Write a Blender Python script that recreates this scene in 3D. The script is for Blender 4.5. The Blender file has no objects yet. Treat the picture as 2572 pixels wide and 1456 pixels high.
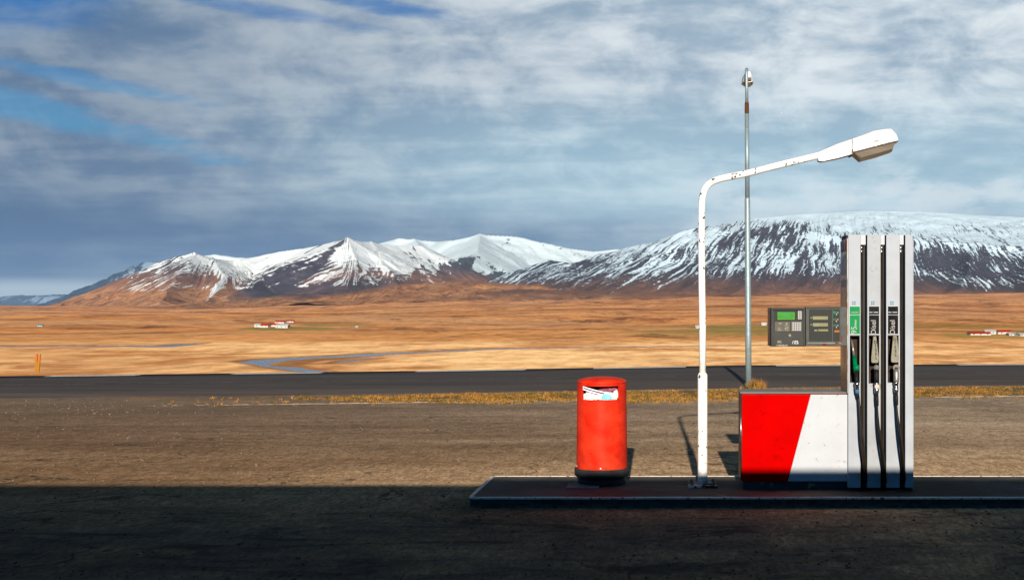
import bpy, bmesh, math, random
import numpy as np
from mathutils import Vector, Matrix
random.seed(7); rng = np.random.default_rng(7)
S = bpy.context.scene
COL = S.collection
R = math.radians
F, CX, HY, CAMZ = 3025.0, 1700.0, 775.0, 1.77

# ------------------------------------------------------------------ camera
cam = bpy.data.cameras.new('camera'); camo = bpy.data.objects.new('camera', cam); COL.objects.link(camo)
camo.location = (0, 0, CAMZ); camo.rotation_euler = (R(90), 0, 0)
cam.sensor_width = 36; cam.lens = 36 * F / 2571.0
cam.shift_x = (1285.5 - CX) / 2571.0; cam.shift_y = (HY - 728.0) / 2571.0
cam.clip_start = 0.1; cam.clip_end = 80000
S.camera = camo
S.render.resolution_x = 1024; S.render.resolution_y = 579
S.view_settings.view_transform = 'Standard'; S.view_settings.look = 'None'
S.view_settings.gamma = 1; S.view_settings.exposure = 0.7

# ------------------------------------------------------------------ node helpers
class NT:
    def __init__(s, tree): s.t = tree; s.L = tree.links
    def n(s, typ, **kw):
        x = s.t.nodes.new(typ)
        for k, v in kw.items(): setattr(x, k, v)
        return x
    def put(s, sock, v):
        if hasattr(v, 'is_output') or isinstance(v, bpy.types.NodeSocket): s.L.new(v, sock)
        elif v is not None:
            if isinstance(v, (tuple, list)) and len(v) == 3 and sock.type == 'RGBA': v = (*v, 1)
            sock.default_value = v
    def m(s, op, a, b=None, c=None, clamp=False):
        x = s.n('ShaderNodeMath', operation=op); x.use_clamp = clamp
        s.put(x.inputs[0], a)
        if b is not None: s.put(x.inputs[1], b)
        if c is not None: s.put(x.inputs[2], c)
        return x.outputs[0]
    def mix(s, f, a, b, mode='MIX'):
        x = s.n('ShaderNodeMix', data_type='RGBA', blend_type=mode); x.clamp_factor = True
        s.put(x.inputs[0], f); s.put(x.inputs[6], a); s.put(x.inputs[7], b); return x.outputs[2]
    def ramp(s, v, a, b, lo=0.0, hi=1.0):
        x = s.n('ShaderNodeMapRange', interpolation_type='SMOOTHSTEP')
        s.put(x.inputs[0], v); x.inputs[1].default_value = a; x.inputs[2].default_value = b
        x.inputs[3].default_value = lo; x.inputs[4].default_value = hi; return x.outputs[0]
    def noise(s, vec, scale, detail=4, rough=0.55, dist=0.0):
        x = s.n('ShaderNodeTexNoise'); s.put(x.inputs['Vector'], vec)
        x.inputs['Scale'].default_value = scale; x.inputs['Detail'].default_value = detail
        x.inputs['Roughness'].default_value = rough; x.inputs['Distortion'].default_value = dist
        return x.outputs[0]
    def vor(s, vec, scale):
        x = s.n('ShaderNodeTexVoronoi'); s.put(x.inputs['Vector'], vec); x.inputs['Scale'].default_value = scale
        return x.outputs['Distance']
    def map(s, vec, sc=(1,1,1), rot=(0,0,0), loc=(0,0,0)):
        x = s.n('ShaderNodeMapping'); s.put(x.inputs['Vector'], vec)
        x.inputs['Scale'].default_value = sc; x.inputs['Rotation'].default_value = rot
        x.inputs['Location'].default_value = loc; return x.outputs[0]
    def sep(s, v):
        x = s.n('ShaderNodeSeparateXYZ'); s.put(x.inputs[0], v); return x.outputs
    def comb(s, a, b, c):
        x = s.n('ShaderNodeCombineXYZ'); s.put(x.inputs[0], a); s.put(x.inputs[1], b); s.put(x.inputs[2], c); return x.outputs[0]
    def pos(s): return s.n('ShaderNodeNewGeometry').outputs['Position']
    def obj(s): return s.n('ShaderNodeTexCoord').outputs['Object']
    def bump(s, h, st, dist=0.01):
        x = s.n('ShaderNodeBump'); x.inputs['Strength'].default_value = st
        x.inputs['Distance'].default_value = dist; s.put(x.inputs['Height'], h); return x.outputs[0]

def mat(name, color=(.5,.5,.5), rough=.6, metal=0.0, build=None, spec=0.5, emit=None, trans=0):
    m = bpy.data.materials.new(name); m.use_nodes = True
    t = NT(m.node_tree); b = m.node_tree.nodes['Principled BSDF']
    b.inputs['Roughness'].default_value = rough; b.inputs['Metallic'].default_value = metal
    b.inputs['Specular IOR Level'].default_value = spec
    t.put(b.inputs['Base Color'], color)
    if emit: t.put(b.inputs['Emission Color'], emit[0]); b.inputs['Emission Strength'].default_value = emit[1]
    if build: build(t, b)
    return m

def worn(color, var=.12, scale=6, chips=None, chipcol=(.03,.02,.015), rough=.45, metal=0, spec=.5, dirt=None, bump=0.0, streak=None):
    """paint with gentle variation, optional chips and dirt"""
    def f(t, b):
        p = t.obj()
        n = t.noise(p, scale, 5, .6)
        c = t.mix(t.ramp(n, .3, .7), tuple(x*(1-var) for x in color), tuple(min(1, x*(1+var*.4)) for x in color))
        if streak:
            sn = t.noise(t.map(p, (30, 30, 1.6)), 1.5, 4, .6)
            c = t.mix(t.m('MULTIPLY', t.ramp(sn, .52, .75), streak[1]), c, streak[0])
        if dirt:
            dn = t.noise(p, dirt[0], 8, .7, .6)
            c = t.mix(t.m('MULTIPLY', t.ramp(dn, dirt[1], dirt[1]+.08), dirt[3]), c, dirt[2])
        if chips:
            cn = t.noise(p, chips[0], 3, .6, .4)
            cm = t.ramp(cn, chips[1], chips[1]+.02)
            c = t.mix(cm, c, chipcol)
        t.put(b.inputs['Base Color'], c)
        t.put(b.inputs['Roughness'], t.ramp(n, .2, .8, rough-.08, rough+.12))
        if bump: t.put(b.inputs['Normal'], t.bump(t.noise(p, scale*6, 4), bump, .004))
    return mat('paint', color, rough, metal, f, spec if metal else spec*.14)

# ------------------------------------------------------------------ world
SUN_EL = 15.1
W = bpy.data.worlds.new("World"); S.world = W; W.use_nodes = True
EXPK = 1/2**.7
def build_world():
    t = NT(W.node_tree); bg = W.node_tree.nodes['Background']
    sky = t.n('ShaderNodeTexSky', sky_type='NISHITA'); sky.sun_disc = False
    sky.sun_elevation = R(SUN_EL); sky.sun_rotation = R(178)
    sky.air_density = 1.0; sky.dust_density = .3; sky.ozone_density = 2.5
    d = t.n('ShaderNodeTexCoord').outputs['Generated']
    x, y, z = t.sep(d)
    az = t.m('ARCTAN2', x, y)
    zz = t.m('MAXIMUM', z, 0.0)
    den = t.m('ADD', zz, .085)
    pl = t.comb(t.m('DIVIDE', x, den), t.m('DIVIDE', y, den), 0.0)
    st = t.map(pl, (.26, .95, 1), (0, 0, R(-34)))           # streaked cloud deck
    n1 = t.noise(st, 1.05, 7, .56, .35)
    n2 = t.noise(t.map(pl, (.6, 1.1, 1), (0, 0, R(-20)), (5, 3, 0)), 2.6, 8, .6, .25)
    n3 = t.noise(t.map(d, (3, 3, 17), (0, R(3), 0)), 1.35, 6, .55, .2)  # flat low layers
    tex = t.m('ADD', t.m('MULTIPLY', n1, .5), t.m('MULTIPLY', n2, .5))
    n5 = t.noise(t.map(d, (8.5, 8.5, 15), (0, R(17), 0)), 1.25, 8, .60, .5)
    n6 = t.noise(t.map(d, (22, 22, 48), (0, R(20), 0)), 1.2, 6, .6, .3)
    tex = t.m('ADD', t.m('MULTIPLY', tex, .42), t.m('ADD', t.m('MULTIPLY', n5, .40), t.m('MULTIPLY', n6, .18)))
    low = t.ramp(z, .13, .02)
    tex = t.m('ADD', t.m('MULTIPLY', tex, t.m('SUBTRACT', 1.0, t.m('MULTIPLY', low, .75))), t.m('MULTIPLY', n3, t.m('MULTIPLY', low, .75)))
    br = t.ramp(tex, .415, .60)
    right = t.ramp(az, -.55, .10)
    dark = t.mix(right, (.09, .165, .295), (.33, .445, .56))
    lite = t.mix(right, (.27, .34, .42), (.80, .86, .895))
    cloud = t.mix(br, dark, lite)
    # storm-dark base on the left, just over the ridge
    base = t.m('MULTIPLY', t.ramp(z, .115, .045), t.ramp(az, .02, -.25))
    cloud = t.mix(t.m('MULTIPLY', base, .8), cloud, t.mix(br, (.050, .115, .25), (.135, .225, .345)))
    base2 = t.m('MULTIPLY', t.ramp(z, .080, .056), t.m('MULTIPLY', t.ramp(az, .03, -.02), t.ramp(az, -.3, -.12)))
    cloud = t.mix(t.m('MULTIPLY', base2, .7), cloud, t.mix(br, (.10, .20, .33), (.30, .42, .52)))
    # pale bank mid-way and right
    pale = t.m('MULTIPLY', t.m('MULTIPLY', t.ramp(z, .055, .09), t.ramp(z, .20, .11)), t.ramp(az, -.45, -.05))
    cloud = t.mix(t.m('MULTIPLY', pale, .8), cloud, t.mix(br, (.36, .55, .67), (.56, .745, .83)))
    # pale strip at the horizon far left
    strip = t.m('MULTIPLY', t.m('MULTIPLY', t.ramp(z, .026, .015), t.ramp(az, -.33, -.42)), .9)
    cloud = t.mix(strip, cloud, (.50, .60, .66))
    # white puffs low right
    pf = t.noise(t.map(d, (8, 8, 22)), 1.6, 6, .6, .1)
    puff = t.m('MULTIPLY', t.m('MULTIPLY', t.ramp(pf, .47, .62), t.ramp(z, .07, .09)), t.m('MULTIPLY', t.ramp(z, .125, .10), t.ramp(az, -.02, .06)))
    cloud = t.mix(t.m('MULTIPLY', puff, .75), cloud, (.74, .83, .87))
    # holes with blue sky
    n4 = t.noise(t.map(d, (20, 20, 60), (0, R(12), 0)), 1.3, 6, .62, .3)
    def hole(a0, z0, ra, rz, tilt=0.0, soft=1.5, amp=1.0):
        da = t.m('SUBTRACT', az, a0)
        dz = t.m('ADD', t.m('SUBTRACT', z, z0), t.m('MULTIPLY', da, tilt))
        q = t.m('ADD', t.m('POWER', t.m('DIVIDE', da, ra), 2.0), t.m('POWER', t.m('DIVIDE', dz, rz), 2.0))
        q = t.m('ADD', q, t.m('MULTIPLY', t.m('SUBTRACT', n2, .5), 7.0*amp))
        q = t.m('ADD', q, t.m('MULTIPLY', t.m('SUBTRACT', n4, .5), 3.0*amp))
        return t.ramp(q, 1.5*soft, -.1*soft)
    hs = hole(-.535, .235, .125, .050, -.10, .8, .22)
    for a in ((-.465, .139, .085, .009, .2), (-.36, .231, .10, .006, .12), (-.235, .236, .05, .005, .1), (.24, .246, .012, .004, 0), (-.44, .165, .07, .005, .15)):
        k = .55 if a[2] > .06 else .7
        hs = t.m('MAXIMUM', hs, t.m('MULTIPLY', hole(*a), k))
    blue = t.mix(1.0, sky.outputs[0], (.20, .62, .95), 'MULTIPLY')
    blue = t.mix(.95, blue, t.mix(t.ramp(z, .13, .215), (.35, 2.0, 3.6), (.01, .85, 2.7)))
    cl10 = t.n('ShaderNodeVectorMath', operation='SCALE'); t.put(cl10.inputs[0], cloud); cl10.inputs['Scale'].default_value = 10.0*EXPK
    colr = t.mix(hs, cl10.outputs[0], blue)
    # unseen upper sky: fixed dark blue, set low to keep the shade deep
    up = t.mix(t.ramp(t.noise(pl, 1.3, 5, .6), .4, .65), (.01, .055, .10), (.02, .09, .15))
    colr = t.mix(t.ramp(z, .27, .40), colr, up)
    back = t.m('MULTIPLY', t.ramp(y, -.05, -.3), t.ramp(z, .52, .40))  # unseen blue sky band behind the camera, added to tint shaded faces
    colr = t.mix(back, colr, (.35, 2.0, 4.4))
    t.put(bg.inputs[0], colr); bg.inputs[1].default_value = 0.1
build_world()

sun = bpy.data.lights.new('sun', 'SUN'); so = bpy.data.objects.new('sun', sun); COL.objects.link(so)
sun.energy = 4.8; sun.angle = R(.5); sun.color = (1.0, .88, .71)
SD = Vector((-.017, 1, -math.tan(R(SUN_EL))))
so.rotation_euler = SD.to_track_quat('-Z', 'Y').to_euler()

# ------------------------------------------------------------------ mesh helpers
def link(name, me, material=None, parent=None, mats=None, smooth=False):
    o = bpy.data.objects.new(name, me); COL.objects.link(o)
    for m in (mats or ([material] if material else [])): me.materials.append(m)
    if parent: o.parent = parent
    if smooth:
        for p in me.polygons: p.use_smooth = True
    return o
def obj(name, bm, material, parent=None, smooth=False, mats=None):
    bmesh.ops.recalc_face_normals(bm, faces=bm.faces)
    me = bpy.data.meshes.new(name); bm.to_mesh(me); bm.free()
    return link(name, me, material, parent, mats, smooth)
def tag(o, label, cat, group=None):
    o['label'] = label; o['category'] = cat
    if group: o['group'] = group
    return o
def empty(name, loc, label, cat, group=None):
    o = bpy.data.objects.new(name, None); COL.objects.link(o); o.location = loc
    o.empty_display_size = .1
    return tag(o, label, cat, group)
def struct(o, label=None):
    o['kind'] = 'structure'
    if label: o['label'] = label
    return o
def add_box(bm, x0, x1, y0, y1, z0, z1, bev=0, seg=2):
    r = bmesh.ops.create_cube(bm, size=1)
    for v in r['verts']:
        v.co = Vector(((x0+x1)/2 + v.co.x*(x1-x0), (y0+y1)/2 + v.co.y*(y1-y0), (z0+z1)/2 + v.co.z*(z1-z0)))
    if bev:
        es = {e for v in r['verts'] for e in v.link_edges}
        bmesh.ops.bevel(bm, geom=list(es), offset=bev, segments=seg, affect='EDGES', profile=.6)
    return r
def add_lathe(bm, prof, n=48, cx=0, cy=0, z0=0, cap=True):
    rings = []
    for r, z in prof:
        rings.append([bm.verts.new((cx + r*math.cos(2*math.pi*i/n), cy + r*math.sin(2*math.pi*i/n), z0+z)) for i in range(n)])
    for a, b in zip(rings[:-1], rings[1:]):
        for i in range(n): bm.faces.new((a[i], a[(i+1)%n], b[(i+1)%n], b[i]))
    if cap:
        bm.faces.new(rings[0][::-1]); bm.faces.new(rings[-1])
def add_tube(bm, pts, rad, n=12, cap=True):
    pts = [Vector(p) for p in pts]; rads = rad if isinstance(rad, (list, tuple)) else [rad]*len(pts)
    rings = []; up = None
    for i, p in enumerate(pts):
        d = (pts[min(i+1, len(pts)-1)] - pts[max(i-1, 0)]).normalized()
        if up is None: up = d.orthogonal().normalized()
        up = (up - d*up.dot(d)).normalized(); w = d.cross(up)
        rings.append([bm.verts.new(p + (up*math.cos(2*math.pi*k/n) + w*math.sin(2*math.pi*k/n))*rads[i]) for k in range(n)])
    for a, b in zip(rings[:-1], rings[1:]):
        for k in range(n): bm.faces.new((a[k], a[(k+1)%n], b[(k+1)%n], b[k]))
    if cap: bm.faces.new(rings[0][::-1]); bm.faces.new(rings[-1])
def add_prism(bm, poly, y0, y1, taper=None):
    """polygon in XZ extruded along Y"""
    a = [bm.verts.new((x, y0, z)) for x, z in poly]; b = [bm.verts.new((x, y1, z)) for x, z in poly]
    n = len(poly); bm.faces.new(a); bm.faces.new(b[::-1])
    for i in range(n): bm.faces.new((a[i], b[i], b[(i+1)%n], a[(i+1)%n]))
def catmull(P, k=8):
    P = [Vector(p) for p in P]; Q = [P[0]*2-P[1]] + P + [P[-1]*2-P[-2]]; out = []
    for i in range(1, len(Q)-2):
        for j in range(k):
            t = j/k; a, b, c, d = Q[i-1], Q[i], Q[i+1], Q[i+2]
            out.append(.5*((2*b) + (c-a)*t + (2*a-5*b+4*c-d)*t*t + (3*b-a-3*c+d)*t**3))
    out.append(P[-1]); return out
def text_mesh(name, body, size, material, parent, mtx, depth=.0008, align='CENTER', spacing=1.0):
    cu = bpy.data.curves.new(name, 'FONT'); cu.body = body; cu.size = size; cu.extrude = depth
    cu.align_x = align; cu.align_y = 'CENTER'; cu.space_character = spacing; cu.offset = 0.0006 if size < .05 else 0
    to = bpy.data.objects.new(name, cu); COL.objects.link(to)
    dg = bpy.context.evaluated_depsgraph_get(); dg.update()
    me = bpy.data.meshes.new_from_object(to.evaluated_get(dg))
    bpy.data.objects.remove(to); me.transform(mtx)
    me.materials.clear()
    return link(name, me, material, parent)
FACE = Matrix.Rotation(R(90), 4, 'X')          # text plane turned to face -Y
def grid_mesh(name, X, Y, Z, attrs=None, uv=None):
    ny, nx = X.shape; me = bpy.data.meshes.new(name)
    v = np.stack([X, Y, Z], -1).reshape(-1, 3).astype(np.float32)
    i = np.arange(ny*nx).reshape(ny, nx)
    f = np.stack([i[:-1,:-1], i[:-1,1:], i[1:,1:], i[1:,:-1]], -1).reshape(-1, 4)
    me.vertices.add(len(v)); me.vertices.foreach_set('co', v.ravel())
    me.loops.add(f.size); me.loops.foreach_set('vertex_index', f.ravel().astype(np.int32))
    me.polygons.add(len(f)); me.polygons.foreach_set('loop_start', np.arange(0, f.size, 4, dtype=np.int32))
    me.polygons.foreach_set('loop_total', np.full(len(f), 4, dtype=np.int32))
    me.polygons.foreach_set('use_smooth', np.ones(len(f), dtype=bool))
    for k, a in (attrs or {}).items():
        at = me.attributes.new(k, 'FLOAT', 'POINT'); at.data.foreach_set('value', a.ravel().astype(np.float32))
    me.update(); me.validate(); return me
_T = rng.random((256, 256))
def vnoise(x, y):
    xi = np.floor(x).astype(int); yi = np.floor(y).astype(int); fx = x-xi; fy = y-yi
    fx = fx*fx*(3-2*fx); fy = fy*fy*(3-2*fy); a = xi & 255; b = yi & 255; a1 = (a+1) & 255; b1 = (b+1) & 255
    return (_T[a,b]*(1-fx)+_T[a1,b]*fx)*(1-fy) + (_T[a,b1]*(1-fx)+_T[a1,b1]*fx)*fy
def fbm(x, y, o=5, g=.5):
    s = 0; a = 1; n = 0
    for k in range(o): s = s + a*vnoise(x*2**k + 17.3*k, y*2**k + 5.1*k); n += a; a *= g
    return s/n
def sst(x, a, b):
    t = np.clip((x-a)/(b-a), 0, 1); return t*t*(3-2*t)
def WX(px, Y): return (px-CX)/F*Y
def WZ(py, Y): return CAMZ + (HY-py)/F*Y

# ------------------------------------------------------------------ setting: near ground
def gz(Y):
    return np.interp(Y, [-100, 10.2, 10.9, 12.3, 13.5, 15.5, 19, 22.5, 25, 27.5, 100], [.04, .04, .015, 0, -.012, -.04, -.16, -.285, -.35, -.385, -.385])
ROADZ = -.36
px_ = [-900, 0, 1040, 1850, 2571, 3500]
def edge(pys):
    out = []
    for p, q in zip(px_, pys):
        Y = (CAMZ-ROADZ)*F/(q-HY); out.append((WX(p, Y), Y))
    return out
far_e = edge([949, 943.5, 930, 916, 912.5, 911]); near_e = edge([1005, 998, 987, 973, 966.5, 963])
fX, fY = zip(*far_e); nX, nY = zip(*near_e)
def far_y(x): return np.interp(x, fX, fY)
def near_y(x): return np.interp(x, nX, nY)

def ground_asphalt(t, b):
    p = t.pos(); x, y, z = t.sep(p)
    big = t.noise(t.map(p, (.35, 1, 1)), .55, 6, .6, .4)
    mid = t.noise(t.map(p, (.6, 1.3, 1)), 2.3, 7, .65, .6)
    fine = t.noise(p, 38, 5, .75); grit = t.noise(p, 120, 3, .7)
    g1 = t.noise(t.map(p, (1, .34, 1)), 24, 5, .8, .1); g2 = t.noise(t.map(p, (1, .45, 1), (0,0,.3)), 6, 6, .7, .4)
    pale_right = t.ramp(t.m('ADD', x, t.m('MULTIPLY', t.m('SUBTRACT', big, .5), 9.0)), -9.0, 5.0)  # asphalt paler towards the right, edge broken up by noise
    ca = t.mix(pale_right, (.235, .147, .088), (.47, .330, .212)); cb = t.mix(pale_right, (.33, .212, .132), (.62, .44, .285))
    c = t.mix(t.ramp(big, .3, .7), ca, cb)
    c = t.mix(t.m('MULTIPLY', t.ramp(mid, .5, .75), .45), c, (.12, .082, .052))
    tr = t.noise(t.map(p, (.07, 1.5, 1), (0, 0, R(3))), 1.0, 6, .65, .8)
    c = t.mix(t.m('MULTIPLY', t.ramp(tr, .52, .68), .32), c, (.13, .090, .058))
    c = t.mix(t.ramp(g1, .36, .66), t.mix(1, c, (.66, .66, .66), 'MULTIPLY'), t.mix(1, c, (1.42, 1.42, 1.42), 'MULTIPLY'))
    c = t.mix(t.ramp(g2, .35, .68), t.mix(1, c, (.80, .79, .78), 'MULTIPLY'), t.mix(1, c, (1.16, 1.16, 1.16), 'MULTIPLY'))
    c = t.mix(t.ramp(fine, .35, .68), t.mix(1, c, (.76, .76, .76), 'MULTIPLY'), t.mix(1, c, (1.16, 1.16, 1.15), 'MULTIPLY'))
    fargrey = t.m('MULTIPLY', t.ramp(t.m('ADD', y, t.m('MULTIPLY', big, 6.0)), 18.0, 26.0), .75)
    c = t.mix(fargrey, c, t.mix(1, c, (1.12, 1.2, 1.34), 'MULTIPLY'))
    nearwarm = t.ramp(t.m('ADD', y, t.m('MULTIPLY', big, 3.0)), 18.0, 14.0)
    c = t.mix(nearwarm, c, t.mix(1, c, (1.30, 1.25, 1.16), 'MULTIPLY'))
    clr = t.vor(t.map(p, (1, .5, 1), (0, 0, .3)), 11); clr2 = t.noise(p, 1.1, 5, .65)
    c = t.mix(t.m('MULTIPLY', t.m('MULTIPLY', t.ramp(clr, .13, .07), t.ramp(clr2, .48, .6)), .8), c, (.05, .038, .028))
    st = t.vor(t.map(p, (1, 1.2, 1)), 22)
    c = t.mix(t.m('MULTIPLY', t.ramp(st, .16, .09), t.ramp(t.noise(p, 5, 3), .52, .6)), c, (.03, .028, .025))
    st2 = t.vor(t.map(p, (1.1, 1, 1), (0,0,1)), 9)
    c = t.mix(t.m('MULTIPLY', t.ramp(st2, .07, .04), t.ramp(t.noise(p, 3.1, 3), .5, .62)), c, (.46, .43, .38))
    # old oil and wet stains close to the pumps
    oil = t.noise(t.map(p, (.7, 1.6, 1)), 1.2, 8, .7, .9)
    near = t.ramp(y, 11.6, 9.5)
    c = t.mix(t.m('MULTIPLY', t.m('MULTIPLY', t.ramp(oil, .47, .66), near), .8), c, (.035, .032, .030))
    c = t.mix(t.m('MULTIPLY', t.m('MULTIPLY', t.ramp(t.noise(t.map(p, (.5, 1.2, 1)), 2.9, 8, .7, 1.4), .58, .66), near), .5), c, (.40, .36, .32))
    lane = t.m('MULTIPLY', t.ramp(y, 10.7, 9.2), t.ramp(t.noise(p, .8, 5, .7, .5), .25, .6))   # driving lane coloured darker and cooler to deepen the foreground shade
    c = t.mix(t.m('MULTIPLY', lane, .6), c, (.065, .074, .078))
    # mended cracks
    ck = t.m('ABSOLUTE', t.m('SUBTRACT', t.noise(t.map(p, (.8, .55, 1)), .42, 5, .6, .7), .5))
    c = t.mix(t.m('MULTIPLY', t.ramp(ck, .005, .0015), t.m('MULTIPLY', t.ramp(t.noise(p, .5, 3), .44, .54), .75)), c, (.05, .045, .04))
    # bare greyer gravel near the verge
    gv = t.m('MULTIPLY', t.ramp(y, 21, 27), t.ramp(t.noise(p, .6, 6, .7), .35, .6))
    c = t.mix(t.m('MULTIPLY', gv, .6), c, (.17, .145, .12))
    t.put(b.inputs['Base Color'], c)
    h = t.m('ADD', t.m('MULTIPLY', fine, .7), t.m('MULTIPLY', grit, .35))
    t.put(b.inputs['Normal'], t.bump(h, .55, .012))
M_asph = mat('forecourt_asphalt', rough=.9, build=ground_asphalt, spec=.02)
xs = np.concatenate([np.linspace(-45, -22, 12), np.linspace(-21, 17, 90), np.linspace(18, 40, 10)])
ts = np.linspace(0, 1, 150)
Yn = near_y(xs)
YY = -14 + (Yn[None,:]+.25+14)*ts[:,None]; XX = np.repeat(xs[None,:], 150, 0)
ZZ = gz(YY) + .012*(fbm(XX*.5+9, YY*.5, 4)-.5)*sst(YY, 12.5, 14)
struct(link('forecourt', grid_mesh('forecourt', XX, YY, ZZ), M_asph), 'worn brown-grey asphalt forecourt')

def road_mat(t, b):
    p = t.pos()
    n = t.noise(t.map(p, (.12, 1.4, 1), (0, 0, R(9))), 1.5, 6, .6, .3)
    f = t.noise(p, 26, 5, .75)
    c = t.mix(t.ramp(n, .3, .7), (.043, .037, .037), (.088, .076, .074))
    c = t.mix(t.ramp(f, .3, .7), t.mix(1, c, (.75, .75, .75), 'MULTIPLY'), t.mix(1, c, (1.2, 1.2, 1.2), 'MULTIPLY'))
    t.put(b.inputs['Base Color'], c); t.put(b.inputs['Normal'], t.bump(f, .35, .008))
M_road = mat('road_asphalt', rough=.85, build=road_mat, spec=.25)
xr = np.linspace(-60, 45, 160)
tt = np.array([0, .02, .25, .5, .75, .98, 1])
Yr = near_y(xr)[None,:] + (far_y(xr)-near_y(xr))[None,:]*tt[:,None]
Zr = ROADZ + np.array([-.12, 0, .02, .03, .02, 0, -.25])[:,None] + 0*Yr
road = struct(link('road', grid_mesh('road', np.repeat(xr[None,:], 7, 0), Yr, Zr), M_road), 'dark two lane asphalt road crossing behind the station')
M_line = worn((.80, .78, .74), .3, 8, dirt=(14, .55, (.12, .11, .10), .8), rough=.8)
bm = bmesh.new()
def dash(fr, x0, x1, w, zoff=.006):
    k = 8; prev = None
    for i in range(k+1):
        x = x0+(x1-x0)*i/k; n = near_y(x); f_ = far_y(x); y = n+(f_-n)*fr
        z = ROADZ + float(np.interp(fr, tt, [-.12, 0, .02, .03, .02, 0, -.25])) + zoff
        a = bm.verts.new((x, y-w/2, z)); b = bm.verts.new((x, y+w/2, z))
        if prev: bm.faces.new((prev[0], a, b, prev[1]))
        prev = (a, b)
for (p0, p1) in ((-330, -100), (120, 348), (585, 808), (1045, 1320), (1490, 1722), (1948, 2180), (2405, 2640), (2870, 3100)):
    fr = .925; Y0 = 43
    for _ in range(4): Y0 = float(near_y(WX(p0, Y0))*(1-fr) + far_y(WX(p0, Y0))*fr)
    Y1 = 43
    for _ in range(4): Y1 = float(near_y(WX(p1, Y1))*(1-fr) + far_y(WX(p1, Y1))*fr)
    dash(fr, WX(p0, Y0), WX(p1, Y1), .62)
o = obj('edge_marking', bm, M_line, road)
bm = bmesh.new()
M_line2 = worn((.30, .28, .26), .4, 3, dirt=(5, .46, (.07, .062, .06), .95), rough=.85)
dash(.44, -22, 30, .10)
o = obj('centre_marking', bm, M_line2, road)

# pale kerb line along the verge
def verge_line(px):       # pixel row of the verge kerb -> world
    py = np.interp(px, [-500, 350, 1090, 1350, 2000, 2571, 3400], [1030, 1020, 1009.5, 1006.5, 1001, 994, 984])
    Y = (CAMZ+.385)*F/(py-HY); return WX(px, Y), Y
M_conc = mat('concrete', rough=.9, build=lambda t, b: (
    t.put(b.inputs['Base Color'], t.mix(t.ramp(t.noise(t.obj(), 7, 6, .7), .3, .7), (.16, .125, .09), (.30, .235, .18))),
    t.put(b.inputs['Normal'], t.bump(t.noise(t.obj(), 60, 5, .7), .5, .006))))
def verge_strip(ranges, label):
    bm = bmesh.new()
    for p0, p1 in ranges:
        prev = None
        for p in np.linspace(p0, p1, int((p1-p0)/12)+2):
            x, y = verge_line(p); j = random.uniform(-.012, .012); hh = random.uniform(.004, .025)
            r = [bm.verts.new((x, y-.09+j, -.42)), bm.verts.new((x, y-.09+j, -.385+hh)), bm.verts.new((x, y+.11+j, -.385+hh)), bm.verts.new((x, y+.11+j, -.42))]
            if prev:
                for k in range(3): bm.faces.new((prev[k], r[k], r[k+1], prev[k+1]))
            else: bm.faces.new(r)
            prev = r
        bm.faces.new(prev[::-1])
    o = obj('kerb', bm, M_conc); struct(o, label)
verge_strip([(345, 1100), (1108, 1352), (1500, 1538), (1835, 1942), (2345, 2900)], 'low pale worn kerb edging the grass verge')

# ------------------------------------------------------------------ grass verge
def grass_m(t, b):
    p = t.pos(); info = t.n('ShaderNodeAttribute', attribute_name='tint').outputs['Fac']
    n = t.noise(p, 1.6, 4, .6)
    c = t.mix(t.ramp(t.m('ADD', info, t.m('SUBTRACT', n, .5)), .2, .9), (.06, .05, .010), (.34, .15, .028))
    c = t.mix(t.ramp(t.m('SUBTRACT', info, n), .3, .6), c, (.38, .19, .05))
    t.put(b.inputs['Base Color'], c)
M_grass = mat('dry_grass', rough=.8, build=grass_m, spec=.2)
def blades(name, pts, heights, width, lean, nb):
    """pts: (x,y,z) clump bases -> one mesh of curved blades"""
    V = []; Fc = []; T = []
    for (x, y, z), h in zip(pts, heights):
        ct = random.random()
        for _ in range(nb):
            a = random.uniform(0, 6.283); r = random.uniform(0, lean)*h; bx = x+random.uniform(-.06, .06); by = y+random.uniform(-.06, .06)
            hh = h*random.uniform(.5, 1.1); w = width*random.uniform(.6, 1.3); wa = random.uniform(-.6, .6)
            dx, dy = math.cos(wa)*w, math.sin(wa)*w; mx, my = bx+math.cos(a)*r*.35, by+math.sin(a)*r*.35
            i = len(V)
            V += [(bx-dx, by-dy, z), (bx+dx, by+dy, z), (mx+dx*.7, my+dy*.7, z+hh*.6), (mx-dx*.7, my-dy*.7, z+hh*.6), (bx+math.cos(a)*r, by+math.sin(a)*r, z+hh)]
            Fc += [(i, i+1, i+2, i+3), (i+3, i+2, i+4)]; T += [min(1, max(0, ct+random.uniform(-.25, .25)))]*5
    me = bpy.data.meshes.new(name); me.from_pydata(V, [], Fc)
    at = me.attributes.new('tint', 'FLOAT', 'POINT'); at.data.foreach_set('value', T)
    return me
pts = []; hs = []
while len(pts) < 9500:
    px = random.uniform(420, 2750)
    x0, yk = verge_line(px); yn = float(near_y(x0*1.1))
    f = random.random()
    y = yk-.9 + (yn-.5-(yk-.9))*f; x = (px-CX)/F*y
    d = float(fbm(np.array(x*.55+40), np.array(y*.9+3), 4))
    dens = np.interp(px, [420, 950, 1200, 2750], [.20, .46, .60, .60])
    if y < yk-.05: dens -= .12 if 1480 < px < 1950 else .22
    if 1520 < px < 2100: dens += .06
    if d > 1-dens or random.random() < .02:
        pts.append((x, y, float(gz(y))-.01)); hs.append(random.uniform(.018, .062)*(.5+1.5*float(fbm(np.array(x*1.3), np.array(y*1.3+9), 3)))*(1.15 if y > yk else .8))
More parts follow.
